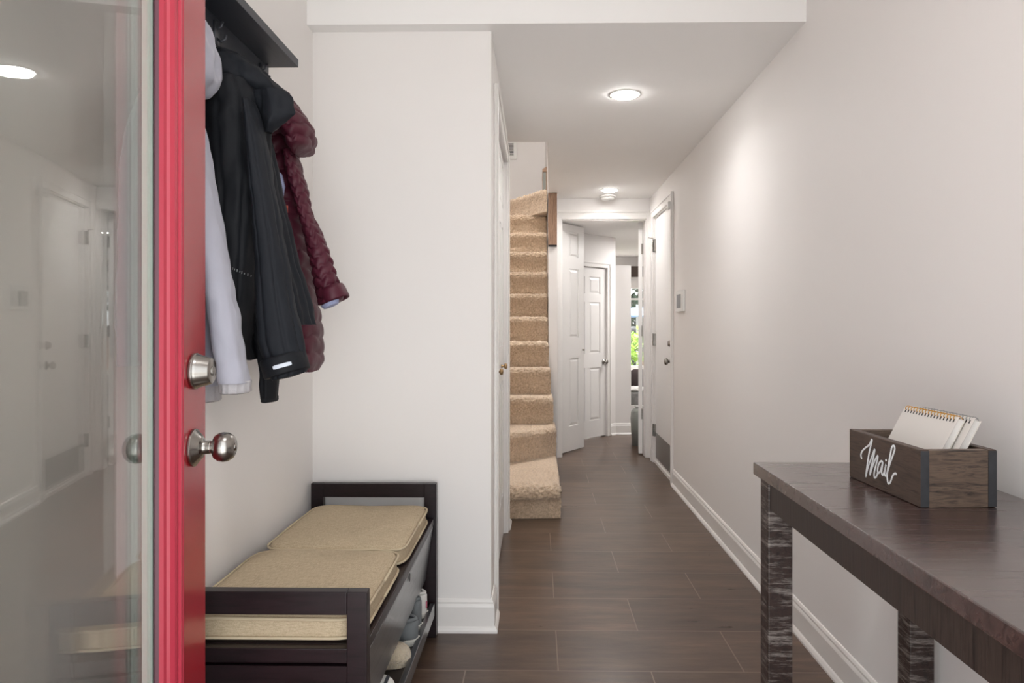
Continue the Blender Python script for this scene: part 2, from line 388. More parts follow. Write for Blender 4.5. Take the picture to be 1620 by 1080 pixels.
struct(box('wall_far_front', XR+0.12, 4.1, 6.0, 6.12, 0, 2.05, M['wall']))

# ------------------------------------------------------------------ trim
struct(sweep(MB(), [(XR, D2a-0.075), (XR, 0.45)], BASEP).build('baseboard_right', M['trim']))
struct(sweep(MB(), [(XL, YP), (XH, YP), (XH, K0-0.065)], BASEP).build('baseboard_pillar', M['trim']))
struct(sweep(MB(), [(XL, 0.5), (XL, 1.47)], BASEP).build('baseboard_left', M['trim']))
struct(sweep(MB(), [(XH, K1+0.065), (XH, 4.0), (XH-0.05, 4.0)], BASEP).build('baseboard_closet', M['trim']))
struct(sweep(MB(amx), [(s_far+0.055, 0), (AL, 0)], BASEP).build('baseboard_angled', M['trim']))
struct(sweep(MB(), [(0.812, 7.262), (0.975, 7.262), (0.975, 7.34)], BASEP).build('baseboard_partition', M['trim']))
def casing(name, mx, x0, x1, zt, w=0.06, t=0.015, wl=None, wr=None, head=None):
    """door casing on local plane y=0, sticking out to -y, with a stepped outer band"""
    b = MB(mx); wl = w if wl is None else wl; wr = w if wr is None else wr; h = head or w
    b.box(x0-wl, x0, -t, 0, 0, zt+h); b.box(x1, x1+wr, -t, 0, 0, zt+h); b.box(x0, x1, -t, 0, zt, zt+h)
    b.box(x0-wl, x0-wl*0.72, -t-0.006, -t, 0, zt+h); b.box(x1+wr*0.72, x1+wr, -t-0.006, -t, 0, zt+h)
    b.box(x0-wl*0.72, x1+wr*0.72, -t-0.006, -t, zt+h*0.72, zt+h)
    return struct(b.build(name, M['trim'], bevel=0.003))
mx_right = Matrix(((0, 1, 0, XR), (-1, 0, 0, 0), (0, 0, 1, 0), (0, 0, 0, 1)))     # local x -> -world y, local -y -> -world x
mx_left = Matrix(((0, -1, 0, XH), (1, 0, 0, 0), (0, 0, 1, 0), (0, 0, 0, 1)))      # local x -> world y, local -y -> +world x
casing('trim_1', mx_right, -D2b, -D2a, DH, 0.062)
casing('trim_2', mx_left, K0, K1, 2.03, 0.062, 0.013)
casing('trim_3', Matrix.Translation((0, 6.0, 0)), E0, E1, EH, 0.06, 0.014, wl=0.043, wr=0.031, head=0.075)
casing('trim_4', amx, s_near, s_far, SDH, 0.05, 0.012)
# jambs
j = MB(); j.box(E0-0.0, E0+0.008, 6.0, 6.12, 0, EH); j.box(E1-0.008, E1, 6.0, 6.12, 0, EH); j.box(E0, E1, 6.0, 6.12, EH-0.008, EH)
struct(j.build('trim_5', M['trim']))
j = MB(); j.box(XR, XR+0.12, D2a, D2a+0.008, 0, DH); j.box(XR, XR+0.12, D2b-0.008, D2b, 0, DH); j.box(XR, XR+0.12, D2a, D2b, DH-0.008, DH)
struct(j.build('trim_6', M['trim']))
struct(box('trim_7', XR+0.002, XR+0.11, D2a+0.008, D2b-0.008, 0.0, 0.022, M['trim']))
j = MB(); j.box(-0.60, -0.555, 0.33, 0.45, 0, 2.10); j.box(0.435, 0.48, 0.33, 0.45, 0, 2.10); j.box(-0.555, 0.435, 0.33, 0.45, 2.055, 2.10)
struct(j.build('trim_8', M['trim']))

# ------------------------------------------------------------------ panel doors
def panel_door(name, mx, w, h, cols, rows, t=0.035, mat=None, parent=None):
    """moulded door leaf; local x 0..w, front face at y=0 looking to -y, z 0..h; panels as recessed grooves with raised fields"""
    b = MB(mx); g = 0.007
    b.box(0, w, g, t-g, 0, h)
    xs = [c for c in cols]; zs = [r for r in rows]
    for side in (0, 1):
        y0, y1 = (0, g) if side == 0 else (t-g, t)
        prev = 0
        for (a, c2) in xs:
            b.box(prev, a, y0, y1, 0, h); prev = c2
        b.box(prev, w, y0, y1, 0, h)
        for (a, c2) in xs:
            pz = 0
            for (z0, z1) in zs:
                b.box(a, c2, y0, y1, pz, z0); pz = z1
                i1, i2 = 0.012, 0.03
                yb, yt = (g, 0.0015) if side == 0 else (t-g, t-0.0015)
                P = [(a+i1, yb, z0+i1), (c2-i1, yb, z0+i1), (c2-i1, yb, z1-i1), (a+i1, yb, z1-i1),
                     (a+i2, yt, z0+i2), (c2-i2, yt, z0+i2), (c2-i2, yt, z1-i2), (a+i2, yt, z1-i2)]
                b.hexa(P)
            b.box(a, c2, y0, y1, pz, h)
    return b.build(name, mat or M['doorwhite'], parent)
def knob(parent, base, axis, mat, r=0.027, reach=0.055, ros=0.031, name='knob'):
    return MB().lathe(base, axis, [(ros*0.6, -0.001), (ros, 0), (ros, 0.004), (ros*0.92, 0.007), (ros*0.5, 0.014), (0.36*r, 0.017), (0.36*r, reach*0.45), (0.62*r, reach*0.5), (0.92*r, reach*0.62), (r, reach*0.78), (0.94*r, reach*0.92), (0.66*r, reach*1.02), (0.3*r, reach*1.05), (0, reach*1.05)], 32).build(name, mat, parent, smooth=True)

# left leaf of the double door, opened away into the far room
ROWS = [(0.22, 0.83), (1.015, 1.635), (1.74, 1.965)]
phi = math.radians(56)
t3 = thing('door_3', (0.212, 6.125, 0), None, None, kind='structure')
mx3 = Matrix.Translation((0.212, 6.125, 0.012)) @ Matrix.Rotation(phi, 4, 'Z')
panel_door('door_leaf', mx3, 0.39, 2.03, [(0.13, 0.29)], ROWS, parent=t3)
knob(t3, mx3 @ Vector((0.365, 0, 0.90)), mx3.to_3x3() @ Vector((0, -1, 0)), M['nickel'], 0.009, 0.02, 0.008)
for z in (0.36, 1.09, 1.81):
    MB().box(0.208, 0.2155, 6.100, 6.1225, z-0.045, z+0.045).cyl((0.213, 6.119, z-0.045), (0.213, 6.119, z+0.045), 0.004, 10).build('hinge', M['nickel'], t3)
# right leaf, opened at a right angle so only its edge shows
t4 = thing('door_4', (0.934, 6.125, 0), None, None, kind='structure')
mx4 = Matrix.Translation((0.934, 6.130, 0.012)) @ Matrix.Rotation(PI/2, 4, 'Z') @ Matrix.Translation((0, 0, 0))
panel_door('door_leaf', Matrix.Translation((0.924, 6.134, 0.012)) @ Matrix.Rotation(math.radians(82), 4, 'Z'), 0.36, 2.03, [(0.10, 0.26)], ROWS, parent=t4)
for z in (0.36, 1.09, 1.81):
    b = MB(); b.box(0.912, 0.934, 6.1265, 6.1295, z-0.045, z+0.045); b.box(0.9395, 0.943, 6.1265, 6.1295, z-0.045, z+0.045)
    for k in range(3): b.cyl((0.937, 6.126, z-0.045+k*0.031), (0.937, 6.126, z-0.018+k*0.031), 0.0045, 10)
    b.build('hinge', M['nickel'], t4)
# small closet door in the angled wall
t5 = thing('door_5', tuple(amx @ Vector((s_near, 0, 0))), None, None, kind='structure')
mx5 = amx @ Matrix.Translation((s_near+0.003, 0.012, 0.012))
panel_door('door_leaf', mx5, 0.594, 1.705, [(0.09, 0.265), (0.335, 0.505)], [(0.17, 0.70), (0.845, 1.36), (1.445, 1.615)], parent=t5)
knob(t5, mx5 @ Vector((0.56, 0, 0.755)), mx5.to_3x3() @ Vector((0, -1, 0)), M['nickel'], 0.023, 0.05, 0.026)
# plain side door in the right wall with kick plate, knob, deadbolt, hinges
t2 = thing('door_2', (XR+0.012, D2a+0.009, 0), None, None, kind='structure')
dx = XR+0.014
box('door_leaf', dx, dx+0.04, D2a+0.011, D2b-0.011, 0.024, DH-0.011, M['doorwhite'], t2, 0.002)
box('kick_plate', dx-0.002, dx, D2a+0.02, D2b-0.02, 0.045, 0.25, M['steelplate'], t2)
knob(t2, (dx, D2a+0.075, 0.873), (-1, 0, 0), M['nickel'], 0.026, 0.055, 0.03)
MB().lathe((dx, D2a+0.075, 1.005), (-1, 0, 0), [(0.029, 0), (0.029, 0.008), (0.024, 0.014), (0.019, 0.030), (0, 0.030)], 24).build('deadbolt', M['nickel'], t2, smooth=True)
for z in (0.27, 1.02, 1.80):
    MB().cyl((XR-0.006, D2b-0.004, z-0.05), (XR-0.006, D2b-0.004, z+0.05), 0.007, 12).box(XR-0.002, XR+0.013, D2b-0.03, D2b-0.010, z-0.05, z+0.05).build('hinge', M['nickel'], t2)
MB().tube([(XR-0.008, D2b-0.004, 1.86), (XR-0.05, D2b-0.02, 1.865), (XR-0.055, D2b-0.05, 1.86)], 0.004).tube([(XR-0.012, D2b-0.015, 1.86), (XR-0.02, D2b-0.04, 1.80), (XR-0.016, D2b-0.05, 1.75)], 0.005).build('door_stop', M['nickel'], t2)
# bifold closet doors beside the pillar, seen edge-on
t6 = thing('door_6', (XH-0.04, K0, 0), None, None, kind='structure')
mid = (K0+K1)/2
for a, b2, kn in ((K0+0.004, mid-0.002, 3.10), (mid+0.002, K1-0.004, 3.52)):
    mm = Matrix(((0, -1, 0, XH-0.012), (1, 0, 0, a), (0, 0, 1, 0.015), (0, 0, 0, 1)))
    L = b2-a; hw = L/2
    panel_door('door_leaf', mm, L, 2.0, [(0.07, hw-0.05), (hw+0.05, L-0.07)], ROWS, t=0.03, parent=t6)
    knob(t6, (XH-0.012, kn, 0.93), (1, 0, 0), M['brass'], 0.015, 0.030, 0.009)

# ------------------------------------------------------------------ red front door, swung inwards
E_ = Vector((-0.6535, 1.3588, 0)); dd = Vector((0.1314, -0.9913, 0)).normalized(); nn = Vector((0.9913, 0.1314, 0)).normalized()
dm = Matrix(((dd.x, nn.x, 0, E_.x), (dd.y, nn.y, 0, E_.y), (0, 0, 1, 0), (0, 0, 0, 1)))     # local x = s towards hinges, local y = p towards hall
DW, DT, SW, BR, TR = 0.905, 0.044, 0.142, 0.24, 1.88
t1 = thing('door_1', tuple(dm @ Vector((0, 0, 0))), 'red front door with a full glass panel, swung open at the left', None, kind='structure')
b = MB(dm); b.box(0, SW, -DT, 0, 0.012, 2.03); b.box(DW-SW, DW, -DT, 0, 0.012, 2.03); b.box(SW, DW-SW, -DT, 0, 0.012, BR); b.box(SW, DW-SW, -DT, 0, TR, 2.03)
b.build('door_leaf', M['red'], t1, 0.0015)
def lite_frame(prof, name, mat, parent):
    """profile [(inset, p)] mitred around the glass opening"""
    b = MB(dm); rows = []
    for (cx_, cz_, sx, sz) in ((SW, BR, 1, 1), (DW-SW, BR, -1, 1), (DW-SW, TR, -1, -1), (SW, TR, 1, -1)):
        rows.append([(cx_+sx*i, p, cz_+sz*i) for i, p in prof])
    rows.append(rows[0]); V = [[b.v(p) for p in r] for r in rows[:4]]; n = len(prof)
    for k in range(4):
        a, c2 = V[k], V[(k+1) % 4]
        for i in range(n): b.bm.faces.new([a[i], a[(i+1) % n], c2[(i+1) % n], c2[i]])
    return b.build(name, mat, parent)
lite_frame([(-0.004, 0), (-0.004, 0.007), (0.003, 0.011), (0.006, 0.008), (0.012, 0.0085), (0.016, 0.013), (0.022, 0.0135), (0.025, 0.010), (0.031, 0.010), (0.037, 0.0085), (0.043, 0.003), (0.046, -0.002), (0.052, -0.004), (0.052, -0.012), (0, -0.012)], 'glazing_trim', M['redtrim'], t1)
lite_frame([(0, -0.012), (0.052, -0.012), (0.054, -0.0165), (0.054, -0.0182), (0, -0.0182)], 'glazing_reveal', M['darkreveal'], t1)  # dark red inner edge of the glazing frame
lite_frame([(0, -0.012-0.0295), (0.016, -0.012-0.0295), (0.012, -0.052), (-0.004, -0.052), (-0.004, -0.044), (0, -0.044)], 'outer_glazing_trim', M['redtrim'], t1)
lite_frame([(0.0, -0.0215), (0.054, -0.0215), (0.054, -0.0245), (0.051, -0.026), (0.051, -0.028), (0.056, -0.029), (0.056, -0.0375), (0.0, -0.0375)], 'spacer_bar', M['spacer'], t1)
for p0, p1 in ((-0.0214, -0.0184), (-0.0412, -0.0382)):
    MB(dm).box(SW+0.003, DW-SW-0.003, p0, p1, BR+0.003, TR-0.003).build('glass_pane', M['glass'], t1)
for sgn, base_p in ((1, 0.0), (-1, -DT)):
    base = dm @ Vector((0.068, base_p, 0.907)); ax = nn*sgn
    k = MB().lathe(base, ax, [(0.030, -0.0005), (0.0335, 0), (0.0348, 0.0006), (0.035, 0.0012), (0.035, 0.0045), (0.0348, 0.005), (0.0335, 0.0056), (0.0325, 0.0060), (0.0322, 0.0064), (0.0205, 0.0165), (0.0200, 0.0169), (0.0165, 0.0174), (0.0160, 0.0178), (0.0128, 0.0196), (0.0125, 0.020), (0.0125, 0.031), (0.0115, 0.031), (0.0115, 0.034), (0.014, 0.036), (0.022, 0.040), (0.0265, 0.047), (0.028, 0.055), (0.0265, 0.064), (0.021, 0.072), (0.015, 0.0755), (0.0, 0.0760)], 48).build('knob', M['nickel'], t1, smooth=True)
    MB().lathe(base+ax*0.076, ax, [(0.0075, -0.001), (0.0075, 0.0012), (0.0035, 0.0016), (0.003, 0.0022), (0, 0.0022)], 20).build('turn_button', M['nickel'], k, smooth=True)
base = dm @ Vector((0.066, 0, 1.050))
k = MB().lathe(base, nn, [(0.030, -0.0005), (0.0335, 0), (0.0340, 0.0006), (0.0340, 0.006), (0.0336, 0.0066), (0.0322, 0.0074), (0.0318, 0.0078), (0.0312, 0.0115), (0.0308, 0.0120), (0.0248, 0.0325), (0.0242, 0.0332), (0.0228, 0.0342), (0.0220, 0.0345), (0.0, 0.0346)], 48).build('deadbolt', M['nickel'], t1, smooth=True)
MB().lathe(base+nn*0.035, nn, [(0.009, -0.001), (0.009, 0.002), (0.006, 0.003), (0, 0.003)], 24).build('lock_cylinder', M['steelplate'], k)
for z in (0.2, 1.02, 1.85):
    MB(dm).box(DW, DW+0.004, -0.03, 0.0, z-0.05, z+0.05).build('hinge', M['nickel'], t1)

# ------------------------------------------------------------------ staircase with tan carpet
R_ = 0.201
st = thing('staircase', (-0.2, 4.06, 0), 'narrow tan carpeted staircase climbing between the closet and double doors', 'stairs')
def carpet_step(i, lf, rt, z, depth_l, depth_r, name='carpeted_step', zb=None, amp=0.009, prof0=None, flare=0.0):
    """lf, rt: (x, y) of the nose line ends; rounded nose, pile roughened by noise"""
    zb = z-R_ if zb is None else zb
    prof = prof0 or [(0.034, zb-z), (0.026, -0.130), (0.012, -0.090), (-0.004, -0.062), (-0.014, -0.042), (-0.016, -0.026), (-0.009, -0.010), (0.010, -0.001), (0.040, -0.002)]
    for k in range(1, 7): prof.append((0.035+k/6.0, 0.0))      # last ones stretched to depth
    fine = []
    for k in range(len(prof)-1):
        a, b2 = prof[k], prof[k+1]; m = 10 if (k == 0) else 4 if k < 8 else 3
        for q in range(m): fine.append((a[0]+(b2[0]-a[0])*q/m, a[1]+(b2[1]-a[1])*q/m))
    fine.append(prof[-1])
    nx = max(8, int((rt[0]-lf[0])/0.0055)); b = MB(); rows = []
    rr = 0.030
    for a in range(nx+1):
        u = a/nx; x0_ = x = lf[0]+(rt[0]-lf[0])*u; y0 = lf[1]+(rt[1]-lf[1])*u; dep = depth_l+(depth_r-depth_l)*u
        e = (rt[0]-x0_); tuck = 0 if e > rr else rr-math.sqrt(max(0, rr*rr-(rr-e)**2))
        row = []
        for (o, h) in fine:
            oo = o if o <= 0.035 else 0.035+(o-0.035)*(dep-0.035)
            tk = tuck if h > -0.055 else tuck*0.5
            hh = h-(tuck*0.8 if h > -0.03 else 0)
            x = x0_-(flare*(1-u)**2*min(1, max(0, o-0.06)/0.1) if flare else 0)
            p = Vector((x, y0+oo+(tk if o < 0.034 or h > -0.055 else 0)*(1 if o < 0.06 else 0), z+hh))
            nzv = noise.noise(p*60)*amp*0.8 + noise.noise(p*150)*amp*0.9 + noise.noise(p*14)*amp*0.8
            if h > zb-z+0.004 and o < 0.5: p += Vector((nzv*0.35 if a == nx else 0, -nzv*(1 if o < 0.034 else 0.1), nzv*(1 if h > -0.02 else 0.1)))
            row.append(p)
        rows.append(row)
    # close the underside/back with an extra ring of points
    full = []
    for r0 in rows:
        last = r0[-1]; full.append([tuple(p) for p in r0]+[(last.x, last.y, zb), (r0[0].x, r0[0].y+0.001, zb)])
    b.rings(full, True, True, closed=True)
    return b.build(name, M['carpet'], st, smooth=True)
carpet_step(1, (-0.164, 4.012), (0.138, 4.03), R_, 0.88, 1.10, zb=0.0, amp=0.012, flare=0.3, prof0=[(0.068, -R_), (0.066, -0.085), (0.050, -0.080), (0.012, -0.076), (-0.004, -0.060), (-0.010, -0.038), (-0.006, -0.014), (0.012, -0.001), (0.035, 0.0)])
carpet_step(2, (-0.60, 4.30), (0.137, 5.00), 2*R_, 1.0, 0.35, zb=R_-0.01)
RX = {3: 0.119, 4: 0.104, 5: 0.090}
for i in range(3, 12):
    carpet_step(i, (-0.78, 4.55+0.2*i), (RX.get(i, 0.091), 4.55+0.2*i), i*R_, 0.40 if i < 11 else 1.35, 0.40, zb=(i-1)*R_-0.01)
carpet_step(12, (-0.78, 7.86), (0.091, 6.47), 12*R_, 0.86, 2.25, zb=11*R_-0.01)
# wooden newel block on the end of the stair wall, and upper rail
nb = thing('newel_post', (0.128, 5.74, 1.787), 'stained oak newel block on the white wall end right of the carpeted stairs', 'post')
box('post', 0.0885, 0.161, 5.725, 5.80, 1.80, 2.229, M['oak'], nb, 0.003)
box('base_trim', 0.090, 0.160, 5.728, 5.798, 1.7875, 1.80, M['black'], nb)
ur = thing('handrail', (0.075, 7.3, 2.44), 'dark handrail end with thin post at the top of the carpeted stairs', 'railing')
MB().hexa([(0.052, 7.28, 2.745), (0.097, 7.28, 2.745), (0.097, 7.75, 2.745), (0.052, 7.75, 2.745), (0.052, 7.28, 2.775), (0.097, 7.28, 2.80), (0.097, 7.75, 2.80), (0.052, 7.75, 2.775)]).build('rail_cap', M['oak'], ur)
box('rail_panel', 0.060, 0.088, 7.29, 7.74, 2.42, 2.745, M['bin'], ur)
box('rail_post', 0.051, 0.057, 7.285, 7.33, 2.42, 2.745, M['oak'], ur)
box('rail_post', 0.089, 0.097, 7.285, 7.33, 2.42, 2.745, M['oak'], ur)
# vent on the stair back wall
vt = thing('wall_vent', (-0.33, 8.75, 3.25), 'white louvred air vent high on the wall above the stairs', 'vent')
zv0, zv1 = 3.23, 3.46
b = MB(); b.box(-0.46, -0.26, 8.742, 8.75, zv0, zv1); b.build('backing', M['green_screen'], vt)
b = MB(); b.box(-0.46, -0.26, 8.728, 8.742, zv0, zv0+0.04); b.box(-0.46, -0.26, 8.728, 8.742, zv1-0.03, zv1); b.box(-0.30, -0.26, 8.728, 8.742, zv0+0.04, zv1-0.03); b.box(-0.46, -0.44, 8.728, 8.742, zv0+0.04, zv1-0.03)
b.build('frame', M['plastic'], vt)
b = MB()
for k in range(9): b.box(-0.44, -0.30, 8.730, 8.740, zv0+0.046+k*0.0185, zv0+0.053+k*0.0185)
b.build('louvres', M['plastic'], vt)

# ------------------------------------------------------------------ ceiling fixtures and added fill lights
def downlight(x, y, z, label, energy, r=0.062, spread=150, glow=5):
    t = thing('recessed_light', (x, y, z-0.006), label, 'ceiling light', group='recessed ceiling lights')
    MB().lathe((x, y, z), (0, 0, -1), [(r+0.014, -0.0005), (r+0.014, 0.001), (r+0.009, 0.0035), (r+0.001, 0.004), (r, 0.003), (0.001, 0.003)], 40).build('trim_ring', M['plastic'], t, smooth=False)
    MB().lathe((x, y, z-0.0032), (0, 0, -1), [(r-0.002, 0), (r-0.004, 0.0035), (r-0.012, 0.008), (r*0.5, 0.011), (0.0, 0.012)], 40).build('lens', emit('lit_lens', (1, 0.98, 0.96, 1), glow), t)
    l = area('downlight_lamp', (x, y, z-0.018), (0, 0, 0), r*1.6, energy, (1.0, 0.99, 0.99), shape='DISK', spread=spread)
    return t
downlight(0.415, 3.30, ZC, 'round lit recessed light in the hall ceiling, the nearer and larger-looking one', 2.0, glow=52)
downlight(0.582, 5.62, ZC, 'small-looking round lit recessed light just in front of the smoke detector', 2.4, glow=48)
downlight(0.02, 0.80, 2.60, 'unseen recessed light added to fill the high foyer near the front door', 2.2, glow=36)  # added fixture above the frame, fills the foyer
sd = thing('smoke_detector', (0.59, 5.87, ZC-0.035), 'white round smoke detector on the ceiling just above the double doors', 'smoke detector')
MB().lathe((0.59, 5.87, ZC), (0, 0, -1), [(0.068, -0.0005), (0.068, 0.012), (0.062, 0.016)], 36).build('base', M['plastic'], sd)
MB().lathe((0.59, 5.87, ZC-0.016), (0, 0, -1), [(0.056, 0), (0.056, 0.010), (0.050, 0.018), (0.02, 0.022), (0, 0.022)], 36).build('cover', M['plastic'], sd, smooth=True)
area('stairwell_fill', (-0.40, 5.0, 4.9), (0, 0, 0), 0.5, 30, (1, 0.99, 0.98))  # added light, never seen, brightens the stairs from above
area('far_room_fill', (1.5, 7.2, 2.03), (0, 0, 0), 0.4, 15, (1, 0.98, 0.97))  # added light under the far ceiling, out of view, brightens that room

# thermostat / keypad on the right wall
th = thing('thermostat', (XR, 4.68, 1.30), 'white wall thermostat with a grey screen beside the side door', 'thermostat')
box('body', XR-0.018, XR, 4.565, 4.80, 1.228, 1.372, M['plastic'], th, 0.005)
box('screen', XR-0.0195, XR-0.018, 4.63, 4.755, 1.253, 1.345, M['screen'], th)
ds = thing('door_sensor', (XR-0.02, 4.99, 2.0), 'small white contact sensor at the top corner of the side door casing', 'sensor')
box('case', XR-0.040, XR-0.0215, 4.962, 5.012, 1.965, 2.02, M['plastic'], ds, 0.002)

# ------------------------------------------------------------------ coat shelf with hooks
SX1, SY1, SZ = -0.729, 2.11, 1.922
sh = thing('coat_rack_shelf', (XL, 1.6, SZ), 'black wooden wall shelf with a hook rail above the hanging jackets', 'shelf')
box('shelf_board', XL, SX1, 0.9, SY1, SZ, SZ+0.024, M['shelfwood'], sh, 0.001)
box('hook_rail', XL, XL+0.020, 0.9, SY1, SZ-0.085, SZ, M['shelfwood'], sh, 0.001)
for y in (1.16, 1.46, 1.76, 2.05):
    MB().box(XL+0.020, XL+0.024, y-0.012, y+0.012, SZ-0.07, SZ-0.012).tube([(XL+0.022, y, SZ-0.055), (XL+0.034, y, SZ-0.064), (XL+0.044, y, SZ-0.058), (XL+0.046, y, SZ-0.046)], 0.0035).tube([(XL+0.022, y, SZ-0.030), (XL+0.034, y, SZ-0.026), (XL+0.038, y, SZ-0.012)], 0.003).build('hook', M['hookmetal'], sh, smooth=True)

# ------------------------------------------------------------------ jackets
G = {
'white_hood':[(1.851,-0.783,1.550,0.008,0.016),(1.836,-0.775,1.550,0.016,0.049),(1.812,-0.770,1.550,0.026,0.082),(1.768,-0.770,1.550,0.036,0.099),(1.720,-0.770,1.550,0.038,0.099),(1.689,-0.768,1.550,0.034,0.088),(1.667,-0.773,1.550,0.025,0.066),(1.656,-0.778,1.550,0.018,0.035)],
'white_sleeve':[(1.652,-0.775,1.520,0.012,0.030),(1.605,-0.763,1.520,0.014,0.037),(1.528,-0.748,1.520,0.016,0.047),(1.466,-0.737,1.520,0.018,0.050),(1.390,-0.725,1.520,0.020,0.050),(1.293,-0.711,1.520,0.024,0.050),(1.196,-0.696,1.520,0.028,0.050),(1.101,-0.682,1.520,0.031,0.050),(1.039,-0.671,1.520,0.032,0.050),(1.010,-0.665,1.520,0.031,0.050)],
'white_sleeve_b':[(1.658,-0.805,1.580,0.012,0.050),(1.587,-0.797,1.580,0.014,0.050),(1.387,-0.780,1.580,0.018,0.050),(1.198,-0.767,1.580,0.022,0.050),(1.071,-0.761,1.580,0.029,0.050),(0.999,-0.758,1.580,0.031,0.050)],
'white_body':[(1.663,-0.765,1.440,0.012,0.052),(1.607,-0.770,1.440,0.022,0.083),(1.513,-0.772,1.440,0.030,0.131),(1.422,-0.774,1.440,0.030,0.149),(1.282,-0.772,1.440,0.034,0.149),(1.154,-0.770,1.440,0.030,0.160),(1.078,-0.768,1.440,0.030,0.160),(1.059,-0.768,1.440,0.028,0.158)],
'dark_hood':[(1.841,-0.800,1.780,0.010,0.025),(1.828,-0.793,1.780,0.021,0.062),(1.812,-0.786,1.780,0.044,0.084),(1.790,-0.768,1.780,0.065,0.096),(1.767,-0.755,1.780,0.078,0.100),(1.743,-0.744,1.780,0.089,0.096),(1.727,-0.739,1.780,0.094,0.084),(1.713,-0.742,1.780,0.091,0.062),(1.701,-0.748,1.780,0.066,0.025)],
'dark_flap':[(1.712,-0.656,1.700,0.039,0.030),(1.696,-0.651,1.700,0.045,0.030),(1.676,-0.645,1.700,0.046,0.030),(1.657,-0.639,1.700,0.045,0.030),(1.645,-0.641,1.700,0.037,0.030),(1.628,-0.648,1.700,0.020,0.030),(1.610,-0.658,1.700,0.010,0.012)],
'dark_body':[(1.777,-0.800,1.870,0.033,0.080),(1.734,-0.786,1.870,0.047,0.083),(1.658,-0.781,1.870,0.052,0.087),(1.598,-0.773,1.870,0.060,0.090),(1.497,-0.763,1.870,0.070,0.093),(1.396,-0.750,1.870,0.083,0.097),(1.295,-0.737,1.870,0.096,0.100),(1.211,-0.720,1.870,0.106,0.103),(1.150,-0.710,1.870,0.110,0.107),(1.142,-0.706,1.870,0.109,0.110)],
'dark_front':[(1.741,-0.764,1.740,0.056,0.090),(1.707,-0.760,1.740,0.073,0.090),(1.668,-0.756,1.740,0.077,0.090),(1.621,-0.754,1.740,0.079,0.090),(1.519,-0.748,1.740,0.072,0.090),(1.425,-0.745,1.740,0.061,0.090),(1.315,-0.743,1.740,0.048,0.090),(1.206,-0.739,1.740,0.032,0.090),(1.127,-0.735,1.740,0.018,0.087),(1.088,-0.731,1.740,0.010,0.076),(1.064,-0.727,1.740,0.010,0.060),(1.050,-0.724,1.740,0.010,0.035)],
'dark_sleeve':[(1.672,-0.693,1.660,0.010,0.035),(1.653,-0.687,1.660,0.010,0.043),(1.555,-0.672,1.660,0.021,0.050),(1.452,-0.659,1.660,0.027,0.050),(1.337,-0.644,1.660,0.035,0.050),(1.263,-0.636,1.660,0.040,0.050),(1.186,-0.629,1.660,0.046,0.050),(1.112,-0.619,1.660,0.052,0.050),(1.051,-0.604,1.660,0.050,0.050),(1.028,-0.598,1.660,0.049,0.050),(1.013,-0.596,1.660,0.040,0.050)],
'dark_sleeve_b':[(1.322,-0.709,1.790,0.026,0.045),(1.127,-0.702,1.790,0.024,0.045),(1.051,-0.695,1.790,0.020,0.045),(0.995,-0.692,1.790,0.018,0.045),(0.973,-0.692,1.790,0.017,0.043),(0.948,-0.693,1.790,0.016,0.043)],
'maroon_hood':[(1.811,-0.734,2.000,0.014,0.025),(1.792,-0.729,2.000,0.018,0.062),(1.768,-0.721,2.000,0.029,0.084),(1.733,-0.710,2.000,0.041,0.096),(1.707,-0.697,2.000,0.043,0.100),(1.681,-0.687,2.000,0.040,0.096),(1.651,-0.685,2.000,0.028,0.084),(1.638,-0.690,2.000,0.015,0.062),(1.630,-0.697,2.000,0.005,0.025)],
'maroon_body':[(1.760,-0.775,2.080,0.020,0.050),(1.715,-0.775,2.090,0.040,0.070),(1.651,-0.775,2.100,0.046,0.083),(1.599,-0.765,2.100,0.046,0.086),(1.550,-0.756,2.100,0.048,0.089),(1.480,-0.745,2.100,0.046,0.092),(1.353,-0.726,2.100,0.040,0.095),(1.220,-0.708,2.100,0.034,0.098),(1.126,-0.694,2.100,0.031,0.101),(1.037,-0.683,2.100,0.020,0.100),(1.012,-0.683,2.100,0.014,0.080),(0.997,-0.684,2.100,0.010,0.060)],
'maroon_sleeve':[(1.641,-0.722,2.010,0.010,0.035),(1.610,-0.715,2.010,0.015,0.040),(1.582,-0.708,2.010,0.018,0.040),(1.535,-0.692,2.010,0.021,0.040),(1.467,-0.676,2.010,0.018,0.040),(1.407,-0.654,2.010,0.022,0.040),(1.345,-0.635,2.010,0.028,0.040),(1.272,-0.616,2.010,0.032,0.040),(1.221,-0.601,2.010,0.036,0.040),(1.201,-0.601,2.010,0.032,0.040)],
}
